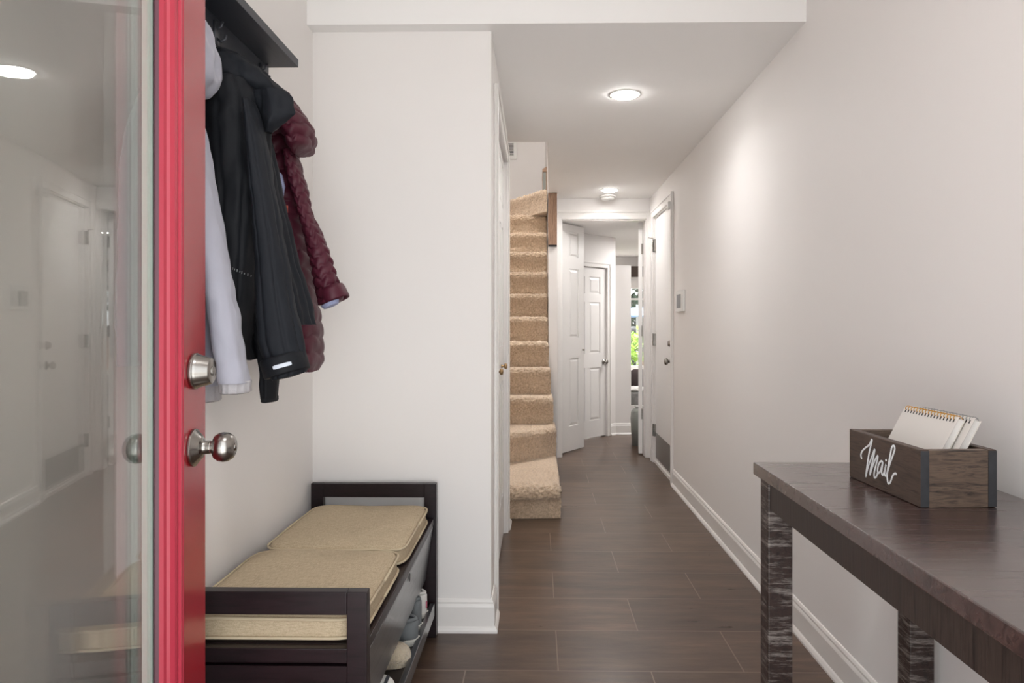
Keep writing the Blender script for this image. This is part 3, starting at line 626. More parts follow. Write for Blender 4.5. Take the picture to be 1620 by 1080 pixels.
def garment(name, key, mat, parent, folds=((5, 0.10, 0.4), (9, 0.05, 1.7)), drift=1.2, quilt=0, qamp=0.10, crumple=0.004, n=72, m=70, open_end=False, power=1.0, lean=0.0, creases=()):
    """cloth tube lofted through ellipses; soft vertical folds, optional down quilting, crumple noise"""
    S = G[key]; b = MB(); R = []
    zt, zb = S[0][0], S[-1][0]
    def se(c_): return math.copysign(abs(c_)**power, c_)
    for k in range(m+1):
        t = k/m*(len(S)-1); z, cx_, cy_, rx, ry = cat(S, t); rx = max(rx, 0.003); ry = max(ry, 0.003)
        f = (zt-z)/(zt-zb)
        row = []
        for i in range(n):
            a = 2*PI*i/n; ca, sa = se(math.cos(a)), se(math.sin(a))
            d = 0
            for kk, am, ph in creases: d -= am*(1-abs(math.sin(kk*0.5*a+ph+drift*0.25*f)))**3*(0.3+0.7*f)
            for kk, am, ph in folds: d += am*math.cos(kk*a+ph+drift*f)*(0.35+0.65*f)
            if quilt:
                zz = z+0.006*math.sin(3*a)+0.004*math.sin(7*a+z*30)
                d += qamp*(abs(math.sin(PI*zz/quilt))**0.6-0.72)
            p = Vector((cx_+rx*ca*(1+d), cy_+ry*sa*(1+d*0.6), z))
            nv = noise.noise(p*Vector((22, 14, 9)).length*0.9)*crumple + noise.noise(Vector((p.x*60, p.y*60, p.z*22)))*crumple*0.5
            p.x += nv*ca; p.y += nv*sa; p.z += lean*(p.x-cx_)+noise.noise(Vector((a*0.8, f*2, 3)))*0.003*f
            p.x = max(p.x, XL+0.004)
            row.append(p)
        R.append(row)
    b.rings(R, True, not open_end)
    if open_end:      # turn the hem inwards
        pass
    return b.build(name, mat, parent, smooth=True)
def cuff(name, key, mat, parent, h=0.018, grow=1.02, wave=0.0):
    z, cx_, cy_, rx, ry = G[key][-1]; b = MB(); n = 48; R = []
    for hz, g in ((0.004, 0.97), (0.0, grow), (-h*0.5, grow*0.97), (-h, grow), (-h-0.003, grow*0.9), (-h+0.004, grow*0.82)):
        R.append([(max(XL+0.004, cx_+rx*g*math.cos(2*PI*i/n)*(1+wave*math.sin(11*2*PI*i/n))), cy_+ry*g*math.sin(2*PI*i/n)*(1+wave*math.sin(13*2*PI*i/n)), z+hz) for i in range(n)])
    b.rings(R); return b.build(name, mat, parent, smooth=True)
wj = thing('white_jacket', (-0.77, 1.48, 0.95), 'white zip jacket hanging nearest the red door', 'jacket')
garment('hood', 'white_hood', M['cloth_white'], wj, folds=((3, 0.10, 0.4), (5, 0.06, 1.0)), crumple=0.010)
garment('body', 'white_body', M['cloth_white'], wj, folds=((4, 0.14, 0.3), (7, 0.08, 1.2)))
garment('sleeve', 'white_sleeve', M['cloth_white'], wj, folds=((2, 0.08, 0.4), (5, 0.04, 1.7)), drift=2)
garment('sleeve', 'white_sleeve_b', M['cloth_white'], wj, folds=((2, 0.08, 1.4), (5, 0.04, 0.7)))
cuff('cuff', 'white_sleeve', M['cloth_cuff'], wj, 0.020, 0.95, 0.05)
cuff('cuff', 'white_sleeve_b', M['cloth_cuff'], wj, 0.034, 0.90, 0.05)
dj = thing('dark_jacket', (-0.75, 1.82, 0.94), 'charcoal black softshell jacket hanging between the white and maroon ones', 'jacket')
garment('hood', 'dark_hood', M['cloth_dark'], dj, folds=((2, 0.05, 0.9), (5, 0.05, 2.0)), creases=((6, 0.16, 0.5),), crumple=0.012, drift=3)
garment('hood_flap', 'dark_flap', M['cloth_dark'], dj, folds=((2, 0.05, 0.2),), crumple=0.008, power=1.5, drift=0.5)
garment('body', 'dark_body', M['cloth_dark'], dj, folds=((3, 0.05, 0.6),), creases=((10, 0.20, 0.3), (6, 0.12, 1.0)), lean=-0.04, n=110)
garment('front_panel', 'dark_front', M['cloth_dark2'], dj, folds=((3, 0.06, 0.6), (7, 0.04, 0.2)), creases=((8, 0.16, 0.6),), crumple=0.006, n=110)
garment('sleeve', 'dark_sleeve', M['cloth_dark'], dj, folds=((2, 0.05, 2.2),), creases=((8, 0.18, 1.1),), drift=1.0, lean=0.28, n=110)
garment('sleeve', 'dark_sleeve_b', M['cloth_dark2'], dj, folds=((3, 0.12, 0.2), (6, 0.08, 0.5)))
from mathutils.bvhtree import BVHTree
fp = [o for o in dj.children if o.name.startswith('front_panel')][0]
off = ROOT[dj.name]; bv = BVHTree.FromPolygons([v.co+off for v in fp.data.vertices], [tuple(q.vertices) for q in fp.data.polygons])
b = MB()
for k in range(9):
    x = -0.730+k*0.0036; z = 1.272-k*0.0021; h = 0.0022 if k % 2 else 0.0034
    hit = bv.ray_cast(Vector((x, 1.2, z)), Vector((0, 1, 0)))[0]
    if hit: MB().hexa([(x-0.0009, hit.y-0.001, z-h), (x+0.0007, hit.y-0.001, z-h*0.8), (x+0.0007, hit.y+0.001, z-h*0.8), (x-0.0009, hit.y+0.001, z-h), (x-0.0003, hit.y-0.001, z+h), (x+0.0013, hit.y-0.001, z+h*0.9), (x+0.0013, hit.y+0.001, z+h*0.9), (x-0.0003, hit.y+0.001, z+h)]).build('printed_mark', M['silver'], fp)
cf = cuff('cuff', 'dark_sleeve_b', M['cloth_dark2'], dj, 0.006, 1.03)
# slanting cuff with pale reflective bar on the front sleeve
MB(Matrix.Translation((-0.604, 1.66, 1.035)) @ Matrix.Rotation(math.radians(-16), 4, 'Y')).rings([[((0.052*g)*math.cos(2*PI*i/40), (0.060*g)*math.sin(2*PI*i/40), h) for i in range(40)] for h, g in ((0.03, 0.98), (0.024, 1.03), (-0.012, 1.03), (-0.016, 0.99), (-0.012, 0.9))]).build('cuff', M['cloth_dark2'], dj, smooth=True)
b = MB(Matrix.Translation((-0.604, 1.66, 1.035)) @ Matrix.Rotation(math.radians(-16), 4, 'Y'))
R = []
for k in range(9):
    a = -PI/2 + math.radians(-6+k*5.4); cx_, cy_ = 0.052*1.06*math.cos(a), 0.060*1.06*math.sin(a); hh = 0.0045*(0.75 if k in (0, 8) else 1)
    R.append([(cx_, cy_+0.004, -hh+0.004), (cx_*1.03, cy_-0.0015, -hh+0.004), (cx_*1.03, cy_-0.0015, hh+0.004), (cx_, cy_+0.004, hh+0.004)])
b.rings(R).build('reflective_bar', M['reflective'], dj)
mj = thing('maroon_puffer_jacket', (-0.70, 2.04, 0.99), 'quilted maroon puffer jacket hanging farthest along the shelf', 'jacket')
garment('hood', 'maroon_hood', M['maroon'], mj, folds=((3, 0.06, 0.2),), quilt=0.034, qamp=0.20, crumple=0.004, m=160)
garment('body', 'maroon_body', M['maroon'], mj, folds=((3, 0.06, 0.2),), quilt=0.050, qamp=0.30, crumple=0.003, m=240)
garment('sleeve', 'maroon_sleeve', M['maroon'], mj, folds=((2, 0.05, 0.2),), quilt=0.029, qamp=0.30, crumple=0.002, m=240, lean=0.25)
MB(Matrix.Translation((-0.588, 2.01, 1.222)) @ Matrix.Rotation(math.radians(-24), 4, 'Y')).rings([[((0.038*g)*math.cos(2*PI*i/40), (0.050*g)*math.sin(2*PI*i/40), h) for i in range(40)] for h, g in ((0.026, 0.90), (0.016, 0.97), (-0.012, 1.0), (-0.016, 0.97), (-0.012, 0.88), (0.0, 0.84))]).build('cuff', M['maroon'], mj, smooth=True)
MB(Matrix.Translation((-0.595, 1.985, 1.200)) @ Matrix.Rotation(math.radians(-24), 4, 'Y')).lathe((0, 0, 0), (0, 0, 1), [(0.0, -0.012), (0.022, -0.010), (0.028, 0.0), (0.0, 0.004)], 20).build('cuff_lining', M['lining'], mj)
MB(Matrix.Translation((-0.742, 1.965, 1.53)) @ Matrix.Scale(1.0, 4)).lathe((0, 0, -0.05), (0, 0, 1), [(0.0, 0), (0.018, 0.012), (0.024, 0.05), (0.016, 0.085), (0, 0.10)], 20).build('inner_lining', M['lining'], mj, smooth=True)
box('zip_tab', -0.722, -0.708, 1.955, 1.962, 1.455, 1.475, M['orange'], mj)

# ------------------------------------------------------------------ shoe bench
BX0, BX1, BY0, BY1, BH = -0.826, -0.368, 1.494, 2.55, 0.56
bn = thing('shoe_bench', ((BX0+BX1)/2, (BY0+BY1)/2, 0), 'dark espresso wooden shoe bench with a low arm at each end', 'bench')
pw, pd = 0.044, 0.055
for y0, y1 in ((BY0, BY0+0.028), (BY1-0.028, BY1)):
    # slightly raked outer posts and the arm rail on top
    for xa, sg in ((BX0, 1), (BX1-pw, 1)):
        b = MB(); dy = 0.0
        b.hexa([(xa, y0, 0), (xa+pw, y0, 0), (xa+pw, y1+0.012, 0), (xa, y1+0.012, 0), (xa, y0, BH), (xa+pw, y0, BH), (xa+pw, y1, BH), (xa, y1, BH)])
        b.build('leg', M['bench'], bn, 0.002)
    box('arm_rail', BX0+pw, BX1-pw, y0, y1, BH-0.050, BH, M['bench'], bn, 0.002)
    box('end_panel', BX0+pw, BX1-pw, y0+0.004, y1-0.004, 0.13, 0.398, M['bench'], bn)
box('seat_board', BX0+0.004, BX1-0.008, BY0+0.0285, BY1-0.0285, 0.412, 0.436, M['bench'], bn, 0.002)
for y0, y1 in ((BY0+0.004, BY0+0.0285), (BY1-0.0285, BY1-0.004)):
    box('seat_rail', BX0+pw, BX1-pw, y0, y1, 0.404, 0.436, M['bench'], bn, 0.002)
fl = MB().hexa([(BX1-0.052, BY0+0.045, 0.215), (BX1-0.036, BY0+0.045, 0.215), (BX1-0.036, BY1-0.045, 0.215), (BX1-0.052, BY1-0.045, 0.215),
                (BX1-0.026, BY0+0.045, 0.411), (BX1-0.008, BY0+0.045, 0.411), (BX1-0.008, BY1-0.045, 0.411), (BX1-0.026, BY1-0.045, 0.411)]).build('front_flap', M['benchsheen'], bn, 0.003)
ym = (BY0+BY1)/2+0.02
b = MB(); b.rings([[(BX1-0.0086+dx_, ym+0.010*math.cos(2*PI*i/20), 0.394+0.012*math.sin(2*PI*i/20)) for i in range(20)] for dx_ in (0.0, 0.0012)]); b.build('finger_hole', M['black'], fl)
box('lower_shelf', BX0+0.004, BX1-0.022, BY0+0.042, BY1-0.042, 0.095, 0.115, M['bench'], bn)
box('shelf_lip', BX1-0.022, BX1-0.004, BY0+0.042, BY1-0.042, 0.085, 0.132, M['benchsheen'], bn, 0.002)
box('back_panel', BX0, BX0+0.012, BY0+0.042, BY1-0.042, 0.115, 0.411, M['bench'], bn)

def cushion(x0, x1, y0, y1, z0, label, rise=0.060, seed=0, crown=0.008):
    t = thing('seat_cushion', ((x0+x1)/2, (y0+y1)/2, z0), label, 'cushion', group='seat cushions on the shoe bench')
    n = 28; r = 0.035; b = MB()
    def outline(k, inset):
        # rounded rectangle with slightly bowed sides
        a = 2*PI*k/96; ca, sa = math.cos(a), math.sin(a); hx, hy = (x1-x0)/2-inset, (y1-y0)/2-inset
        pw_ = 0.20; X = math.copysign(abs(ca)**pw_, ca)*hx; Yv = math.copysign(abs(sa)**pw_, sa)*hy
        w_ = 0.004*noise.noise(Vector((ca*3+seed, sa*3, seed)))
        return ((x0+x1)/2+X*(1+w_*2), (y0+y1)/2+Yv*(1+w_*2))
    rows = []
    prof = [(0.018, 0.0), (0.004, 0.004), (0.0, 0.010), (0.002, rise*0.5), (0.001, rise-0.014), (0.006, rise-0.006), (0.018, rise), (0.05, rise+crown*0.45), (0.10, rise+crown*0.8), (0.16, rise+crown), (0.19, rise+crown)]
    for ins, h in prof:
        row = []
        for k in range(96):
            x, y = outline(k, ins); zz = z0+h+(0.004*noise.noise(Vector((x*9+seed, y*9, 0))) if h > rise*0.4 else 0)
            row.append((x, y, zz))
        rows.append(row)
    b.rings(rows); b.build('cover', M['linen'], t, smooth=True)
    for h in (rise-0.010, 0.008):
        pts = [(*outline(k, -0.002), z0+h+(0.004*noise.noise(Vector((outline(k, 0)[0]*9+seed, outline(k, 0)[1]*9, 0))) if h > 0.02 else 0)) for k in range(97)]
        MB().tube(pts, 0.0036, 8).build('piping', M['piping'], t, smooth=True)
    return t
cushion(-0.800, -0.392, 1.530, 1.990, 0.4365, 'beige linen seat cushion on the near half of the bench', seed=1)
cushion(-0.795, -0.388, 2.004, 2.480, 0.4365, 'beige linen seat cushion on the far half of the bench, faintly mottled', seed=5)

# ------------------------------------------------------------------ shoes on the lower shelf (heels towards the hall)
def shoe(name, label, y, xh, L, W, H, mat, solemat, z0=0.1155, rot=0, collar=True, toe_out=False, sole_h=0.018, tilt=0, cat_='shoe', group='shoes under the bench', stripes=None, fluffy=0.0):
    base = Matrix.Translation((xh, y, z0)) @ Matrix.Rotation(math.radians(rot), 4, 'Z') @ Matrix.Rotation(math.radians(tilt), 4, 'Y')
    if toe_out: base = base @ Matrix.Translation((-L, 0, 0)) @ Matrix.Rotation(PI, 4, 'Z')
    # local: heel at x=0, toe towards -x
    t = thing(name, (xh, y, z0), label, cat_, group)
    n = 28
    def half(u): return W/2*(0.62+0.38*math.sin(min(1, u*1.15)*PI*0.62))*(1 if u < 0.8 else math.sqrt(max(0.02, 1-((u-0.8)/0.2)**2*0.93)))*(math.sqrt(max(0.05, 1-(1-min(1, u/0.10))**2)) if u < 0.10 else 1)
    def top(u): return sole_h+(H-sole_h)*(1-0.10*math.exp(-u*9)) if u < 0.38 else sole_h+(H-sole_h)*(0.42+0.58*(1-((u-0.38)/0.62))**1.2) if u < 0.92 else sole_h+(H-sole_h)*0.42*math.sqrt(max(0.03, 1-((u-0.92)/0.08)**2))
    def ring(u, f, zlo, zhi):
        row = []
        for i in range(n):
            a = 2*PI*i/n; s_ = math.sin(a); c_ = math.cos(a)
            yy = half(u)*f*math.copysign(abs(c_)**0.7, c_); zz = (zlo+zhi)/2+(zhi-zlo)/2*math.copysign(abs(s_)**0.6, s_)
            if zz > zlo+(zhi-zlo)*0.5: yy *= 1-0.22*(zz-zlo)/(zhi-zlo)
            e = fluffy*noise.noise(Vector((u*L*90, yy*90, zz*90)))
            row.append((-u*L+e*0.5, yy+e, zz+e))
        return row
    b = MB(base); b.rings([ring(u, 0.96, sole_h*0.6, top(u)) for u in [0.0, 0.01, 0.03, 0.06, 0.1, 0.15, 0.22, 0.3, 0.38, 0.45, 0.55, 0.65, 0.75, 0.83, 0.89, 0.93, 0.96, 0.985, 1.0]])
    up = b.build('upper', mat, t, smooth=True)
    b = MB(base); rows = []
    for (z_, g) in ((0.0, 0.97), (0.002, 1.0), (sole_h, 1.02), (sole_h+0.001, 0.9)):
        rows.append([( -(0.5-0.5*math.cos(PI*k/20))*L*1.0 + (0.004*(g-0.9)*10 if k == 0 else 0), half(0.5-0.5*math.cos(PI*k/20))*g, z_) for k in range(21)] + [(-(0.5-0.5*math.cos(PI*k/20))*L, -half(0.5-0.5*math.cos(PI*k/20))*g, z_) for k in range(19, 0, -1)])
    b.rings(rows); b.build('sole', solemat, t)
    if collar:
        pts = []; 
        for k in range(33):
            a = 2*PI*k/32; u = 0.20-0.17*math.cos(a); pts.append((-u*L, half(u)*0.72*math.sin(a), top(u)+0.003))
        MB(base).tube(pts, 0.006, 8).build('collar', mat, t, smooth=True)
        MB(base).rings([[( -(0.20-0.155*math.cos(2*PI*k/32))*L, half(0.2)*0.66*math.sin(2*PI*k/32), top(0.2)+dz) for k in range(32)] for dz in (-0.004, 0.003)]).build('opening', M['shoe_in'], t)
    if stripes:
        for k, u in enumerate(stripes[1]):
            rw = [[(p[0], p[1]*1.03, p[2]+0.0015) for p in ring(uu, 0.97, sole_h*0.6, top(uu))[1:14]] for uu in (u, u+0.035)]
            MB(base).rings(rw, False, False, closed=False).build('stripe', stripes[0], t)
    return t
shoe('sneaker', 'grey canvas sneaker with white sole, the nearer one of its pair', 2.235, -0.384, 0.25, 0.092, 0.078, M['shoe_grey'], M['sole'], rot=6)
shoe('sneaker', 'grey canvas sneaker with white sole, the farther and taller-standing one of its pair', 2.335, -0.390, 0.25, 0.092, 0.105, M['shoe_grey'], M['sole'], rot=4)
shoe('slipper', 'cream fuzzy slipper under the front flap of the bench', 2.105, -0.385, 0.24, 0.105, 0.082, M['fuzzy'], M['fuzzy'], toe_out=True, collar=False, fluffy=0.006)
shoe('sneaker', 'white sneaker with dark stripes, nearest on the bench shelf', 1.915, -0.395, 0.25, 0.098, 0.072, M['shoe_white'], M['sole'], toe_out=True, collar=False, stripes=(M['navy'], (0.70, 0.80, 0.90)))
s5 = shoe('sneaker', 'white sneaker with a pink mark, farthest on the bench shelf', 2.435, -0.388, 0.24, 0.085, 0.085, M['shoe_white'], M['sole'])
MB().box(-0.3895, -0.3855, 2.42, 2.428, 0.150, 0.172).build('heel_mark', M['pink'], s5)

# ------------------------------------------------------------------ console table
TX0, TX1, TY0, TY1, TZ = 0.535, 0.950, 0.50, 1.735, 0.797
tb = thing('console_table', ((TX0+TX1)/2, (TY0+TY1)/2, 0), 'dark distressed wooden console table against the right wall', 'table')
b = MB(); b.box(TX0, TX1, TY0, TY1, TZ-0.030, TZ); b.build('tabletop', M['tablewood'], tb, 0.0025)
LW = 0.058
for x0 in (TX0+0.012, TX1-0.012-LW):
    for y0 in (TY0+0.015, TY1-0.020-LW):
        b = MB(); b.box(x0, x0+LW, y0, y0+LW, 0, TZ-0.030)
        b.build('leg', M['legwood'], tb, 0.003)
box('apron', TX0+0.016, TX0+0.036, TY0+0.015+LW, TY1-0.020-LW, TZ-0.098, TZ-0.030, M['apronwood'], tb, 0.001)
box('apron', TX1-0.036, TX1-0.016, TY0+0.015+LW, TY1-0.020-LW, TZ-0.098, TZ-0.030, M['apronwood'], tb, 0.001)
box('apron', TX0+0.012+LW, TX1-0.012-LW, TY1-0.020-LW*0.7, TY1-0.020-LW*0.4, TZ-0.098, TZ-0.030, M['apronwood'], tb, 0.001)
box('apron', TX0+0.012+LW, TX1-0.012-LW, TY0+0.015+LW*0.4, TY0+0.015+LW*0.7, TZ-0.098, TZ-0.030, M['apronwood'], tb, 0.001)

# mail box
mm = Matrix.Translation((0.776, 1.437, TZ+0.0005)) @ Matrix.Rotation(math.radians(2.5), 4, 'Z')
hw, hl, bh, wt = 0.0725, 0.134, 0.107, 0.017
mbx = thing('mail_box', (0.776, 1.437, TZ), 'open dark wooden mail holder with white script lettering on the console table', 'box')
fb = MB(mm).box(-hw, -hw+wt, -hl, hl, 0, bh).build('side_board', M['boxwood'], mbx, 0.002)
MB(mm).box(hw-wt, hw, -hl, hl, 0, bh).build('side_board', M['boxwood'], mbx, 0.002)
MB(mm).box(-hw+wt, hw-wt, -hl, -hl+wt, 0, bh-0.001).build('end_board', M['boxend'], mbx)
MB(mm).box(-hw+wt, hw-wt, hl-wt, hl, 0, bh-0.001).build('end_board', M['boxend'], mbx)
MB(mm).box(-hw+wt, hw-wt, -hl+wt, hl-wt, 0, 0.008).build('bottom_board', M['boxwood'], mbx)
MB(mm).box(-hw+0.0008, -hw+wt-0.0005, -hl-0.0008, -hl, 0.001, bh-0.002).build('corner_edge', M['boxpost'], mbx)
MB(mm).box(hw-wt+0.0005, hw-0.0008, -hl-0.0008, -hl, 0.001, bh-0.002).build('corner_edge', M['boxpost'], mbx)
STROKES = [[(0.0782, 0.0502), (0.0817, 0.0577), (0.0757, 0.0676), (0.0611, 0.0777), (0.0467, 0.0864), (0.0382, 0.0977), (0.0363, 0.0965), (0.041, 0.0849), (0.0467, 0.0716), (0.0539, 0.0479), (0.062, 0.0151)],
[(0.062, 0.0151), (0.0515, 0.0385), (0.0382, 0.0608), (0.0256, 0.0803), (0.0279, 0.0701), (0.0349, 0.0516), (0.042, 0.0355), (0.0443, 0.0231), (0.0382, 0.035), (0.0256, 0.0559), (0.0133, 0.0692), (0.016, 0.0578), (0.0233, 0.0418), (0.0279, 0.0286), (0.0256, 0.021), (0.0187, 0.0252), (0.0133, 0.0341)],
[(-0.006, 0.0597), (0.0007, 0.0603), (0.0088, 0.0532), (0.0142, 0.0412), (0.0119, 0.0339), (0.0043, 0.0385), (-0.0029, 0.0519), (-0.006, 0.0597), (-0.0029, 0.0471), (-0.0015, 0.0373), (-0.006, 0.033), (-0.0117, 0.0418), (-0.0178, 0.0573), (-0.0143, 0.0471), (-0.0125, 0.0372), (-0.0169, 0.0339), (-0.0234, 0.0443), (-0.0341, 0.0652), (-0.0446, 0.0835), (-0.0496, 0.0948), (-0.0458, 0.1), (-0.0391, 0.0953), (-0.0332, 0.0791), (-0.0255, 0.0541), (-0.0221, 0.0346), (-0.0247, 0.0222), (-0.029, 0.0213), (-0.0349, 0.0268), (-0.0425, 0.0401), (-0.0508, 0.0466), (-0.0558, 0.0446)],
[(-0.0168, 0.0675), (-0.0186, 0.0640)]]
b = MB(mm)
for S in STROKES:
    pts = [cat(S, t/4) for t in range(4*(len(S)-1)+1)]
    R = []
    for i, (a, z) in enumerate(pts):
        p0 = pts[max(0, i-1)]; p1 = pts[min(len(pts)-1, i+1)]; d = Vector((p1[0]-p0[0], p1[1]-p0[1]))
        d = d.normalized() if d.length > 1e-7 else Vector((1, 0)); q = Vector((-d.y, d.x))*0.0021
        x_ = -hw-0.0003
        R.append([(x_+0.0004, a-q.x, z-q.y), (x_-0.0006, a-q.x*0.8, z-q.y*0.8), (x_-0.0006, a+q.x*0.8, z+q.y*0.8), (x_+0.0004, a+q.x, z+q.y)])
    b.rings(R)
b.build('lettering', M['white_ink'], fb)

# spiral notebooks leaning in the mail box
def notebook(off, wiremat, label, zoff=0.0, yoff=0.0):
    lean = math.radians(28.5)
    mx = mm @ Matrix.Translation((-0.050+off, yoff, 0.0125)) @ Matrix.Rotation(lean, 4, 'Y')       # local z up the cover, local x thickness
    L, Hh, T = 0.182, 0.170+zoff, 0.014
    t = thing('spiral_notebook', tuple(mx @ Vector((0, 0, 0))), label, 'notebook', group='notebooks in the mail box')
    MB(mx).box(0, 0.0012, -L/2, L/2, 0, Hh).build('front_cover', M['paper'], t, 0.0004)
    MB(mx).box(0.0014, T-0.0014, -L/2+0.002, L/2-0.002, 0.001, Hh-0.003).build('pages', M['pages'], t)
    MB(mx).box(T-0.0012, T, -L/2, L/2, 0, Hh).build('back_cover', M['paper'], t, 0.0004)
    b = MB(mx); N = 17
    for k in range(N):
        y = -L/2+0.010+(L-0.02)*k/(N-1)
        b.tube([(T/2+(T/2+0.0028)*math.cos(a), y+0.0012*math.sin(a*0.5), Hh-0.003+(0.0065)*math.sin(a)) for a in [2*PI*q/12 for q in range(13)]], 0.0008, 6)
    b.build('spiral_binding', wiremat, t, smooth=True)
    b = MB(mx)
    for k in range(N):
        y = -L/2+0.010+(L-0.02)*k/(N-1); b.box(-0.0004, 0.0, y-0.0016, y+0.0016, Hh-0.013, Hh-0.006)
    b.build('punched_holes', M['black'], t)
    return t
notebook(0.0, M['gold'], 'front spiral notebook with gold wire and blank grey cover, leaning in the mail box', yoff=0.002)
notebook(0.0205, M['silver'], 'rear spiral notebook with silver wire, behind the gold-wired one', zoff=0.0, yoff=-0.014)

# ------------------------------------------------------------------ far room: window and furniture
wn = thing('window_1', ((W0+W1)/2, 9.3, WZ0), None, None, kind='structure')
b = MB(); fw = 0.05
b.box(W0, W0+fw, 9.31, 9.36, WZ0, WZ1); b.box(W1-fw, W1, 9.31, 9.36, WZ0, WZ1); b.box(W0+fw, W1-fw, 9.31, 9.36, WZ0, WZ0+fw); b.box(W0+fw, W1-fw, 9.31, 9.36, WZ1-0.03, WZ1)
b.box(W0+fw, W1-fw, 9.32, 9.35, 1.478, 1.502); b.build('window_frame', M['trim'], wn)
MB().box(W0+fw, W1-fw, 9.332, 9.336, WZ0+fw, WZ1-0.03).build('pane', M['glass'], wn)
b = MB(); b.box(W0-0.07, W1+0.07, 9.283, 9.30, WZ1, WZ1+0.13); b.box(W0-0.07, W0, 9.283, 9.30, WZ0-0.03, WZ1); b.box(W1, W1+0.07, 9.283, 9.30, WZ0-0.03, WZ1); b.box(W0-0.09, W1+0.09, 9.25, 9.30, WZ0-0.03, WZ0)
b.build('window_casing', M['trim'], wn)
vl = box('valance', W0-0.12, W1+0.12, 9.20, 9.299, 1.785, 1.92, M['valance'], bevel=0.004); tag(vl, 'brown fabric valance above the far window', 'valance')
ac = thing('armchair', (1.26, 7.75, 0), 'grey plaid armchair with white wooden rails beneath the far window', 'chair')
box('seat', 0.99, 1.55, 7.50, 8.05, 0.28, 0.42, M['plaid'], ac, 0.02)
box('seat_rail', 0.985, 1.555, 7.48, 8.06, 0.19, 0.28, M['trim'], ac, 0.004)
box('backrest', 1.00, 1.54, 8.0, 8.08, 0.42, 0.62, M['plaid'], ac, 0.02)
for x in (0.99, 1.51):
    for y in (7.49, 8.01): box('leg', x, x+0.04, y, y+0.04, 0, 0.19, M['trim'], ac)
def blob(name, c_, r_, mat, label, cate, e=3.0, amp=0.01, parent=None):
    b = MB(); R = []; n = 24
    for k in range(1, 16):
        a = PI*k/16; R.append([(c_[0]+r_[0]*math.sin(a)**(2/e)*math.copysign(abs(math.cos(2*PI*i/n))**(2/e), math.cos(2*PI*i/n)), c_[1]+r_[1]*math.sin(a)**(2/e)*math.copysign(abs(math.sin(2*PI*i/n))**(2/e), math.sin(2*PI*i/n)), c_[2]+r_[2]*math.cos(a)+amp*noise.noise(Vector((i*0.9, k*0.8, c_[0]*7)))) for i in range(n)])
    o = b.rings(R[::-1]).build(name, mat, parent, smooth=True)
    if label: tag(o, label, cate)
    return o
blob('throw_pillow', (1.13, 7.80, 0.535), (0.12, 0.07, 0.115), M['pillow'], 'dark brown throw pillow standing on the plaid armchair', 'pillow')
blob('throw_blanket', (1.05, 7.585, 0.445), (0.14, 0.08, 0.03), M['throw'], 'fluffy white throw folded over the seat of the plaid armchair', 'blanket', amp=0.012)
bi = thing('waste_bin', (1.02, 6.62, 0), 'sage grey round-shouldered bin behind the right door leaf', 'bin')
b = MB(); R = []
for z, g in ((0, 0.92), (0.25, 1.0), (0.31, 0.97), (0.34, 0.86), (0.355, 0.6)):
    R.append([(1.035+0.145*g*math.copysign(abs(math.cos(2*PI*i/40))**0.5, math.cos(2*PI*i/40)), 6.64+0.10*g*math.copysign(abs(math.sin(2*PI*i/40))**0.5, math.sin(2*PI*i/40)), z) for i in range(40)])
b.rings(R).build('body', M['bin'], bi, smooth=True)
MB().box(0.93, 1.09, 6.60, 6.68, 0.356, 0.37).build('lid', M['greyplastic'], bi, 0.004)

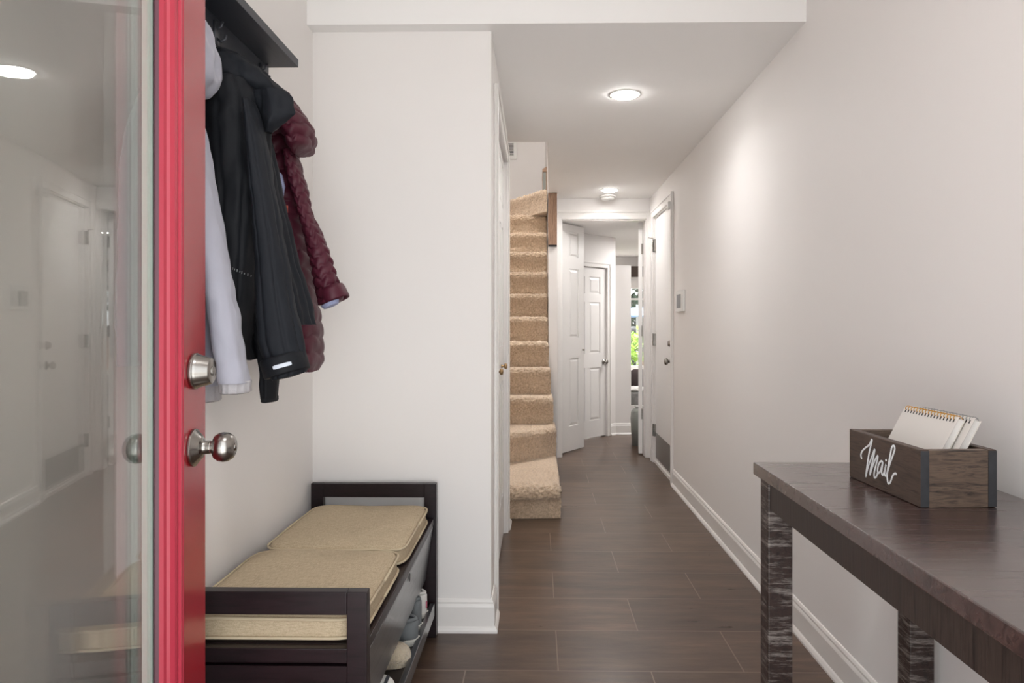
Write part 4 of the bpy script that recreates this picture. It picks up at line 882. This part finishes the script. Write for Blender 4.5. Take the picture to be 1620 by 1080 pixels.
# ------------------------------------------------------------------ garden outside the far window
struct(box('ground_garden', -6, 12, 9.43, 26, -0.25, -0.15, M['stone']))
def shrub(name, c_, r_, mat, label, n=420, leaf=0.07, cate='shrub'):
    t = thing(name, (c_[0], c_[1], -0.15), label, cate)
    rnd = random.Random(int(c_[0]*100)+17)
    b = MB()
    for _ in range(n):
        u = Vector((rnd.gauss(0, 1), rnd.gauss(0, 1), rnd.gauss(0, 1))).normalized()*rnd.uniform(0.6, 1.0)
        p = Vector((c_[0]+u.x*r_[0], c_[1]+u.y*r_[1], c_[2]+u.z*r_[2])); rot = Matrix.Rotation(rnd.uniform(0, 6.3), 3, 'Z') @ Matrix.Rotation(rnd.uniform(-1.2, 1.2), 3, 'X')
        l = leaf*rnd.uniform(0.6, 1.3)
        V = [b.bm.verts.new(p+rot @ Vector(q)) for q in ((-l*0.35, 0, 0), (0, -l*0.6, 0.01), (l*0.35, 0, 0), (0, l*0.6, -0.01))]
        b.bm.faces.new(V)
    b.build('foliage', mat, t, recalc=False)
    MB().cyl((c_[0], c_[1], -0.15), (c_[0], c_[1], c_[2]), 0.03, 8).build('stem', M['fence'], t)
    return t
shrub('garden_shrub', (1.62, 10.6, 0.62), (0.50, 0.35, 0.50), M['leaf'], 'bright yellow-green shrub just outside the far window', 900, 0.09)
shrub('tree', (2.3, 18.0, 2.3), (2.6, 1.0, 1.7), M['leafdark'], 'dark green tree filling the top of the far window', 2600, 0.30, 'tree')
um = thing('patio_umbrella', (1.83, 12.8, -0.15), 'blue patio umbrella outside the far window', 'umbrella')
MB().cyl((1.83, 12.8, -0.15), (1.83, 12.8, 1.52), 0.022, 12).build('pole', M['polemetal'], um)
MB().lathe((1.83, 12.8, 1.30), (0, 0, 1), [(1.1, 0), (1.1, 0.015), (0.55, 0.12), (0.03, 0.17), (0.0, 0.175)], 8).build('canopy', M['umbrella'], um)
gc = thing('covered_grill', (1.85, 14.2, -0.15), 'dark covered grill standing on the patio beyond the umbrella', 'grill')
MB().rings([[(1.85+0.55*g*math.copysign(abs(math.cos(2*PI*i/28))**0.5, math.cos(2*PI*i/28)), 14.2+0.35*g*math.copysign(abs(math.sin(2*PI*i/28))**0.5, math.sin(2*PI*i/28)), z) for i in range(28)] for z, g in ((-0.15, 1.05), (0.6, 1.0), (0.85, 0.92), (1.05, 0.7), (1.12, 0.3))]).build('cover', M['grillcover'], gc, smooth=True)
fe = thing('garden_fence', (2.0, 15.6, -0.15), 'brown board fence across the garden outside the window', 'fence')
b = MB()
for k in range(60): b.box(-2.5+k*0.16, -2.5+k*0.16+0.15, 15.6, 15.63, -0.15, 0.95)
b.build('boards', M['fence'], fe)
b = MB(); b.box(-2.5, 7.1, 15.63, 15.68, 0.7, 0.78); b.box(-2.5, 7.1, 15.63, 15.68, 0.1, 0.18); b.build('rails', M['fence'], fe)
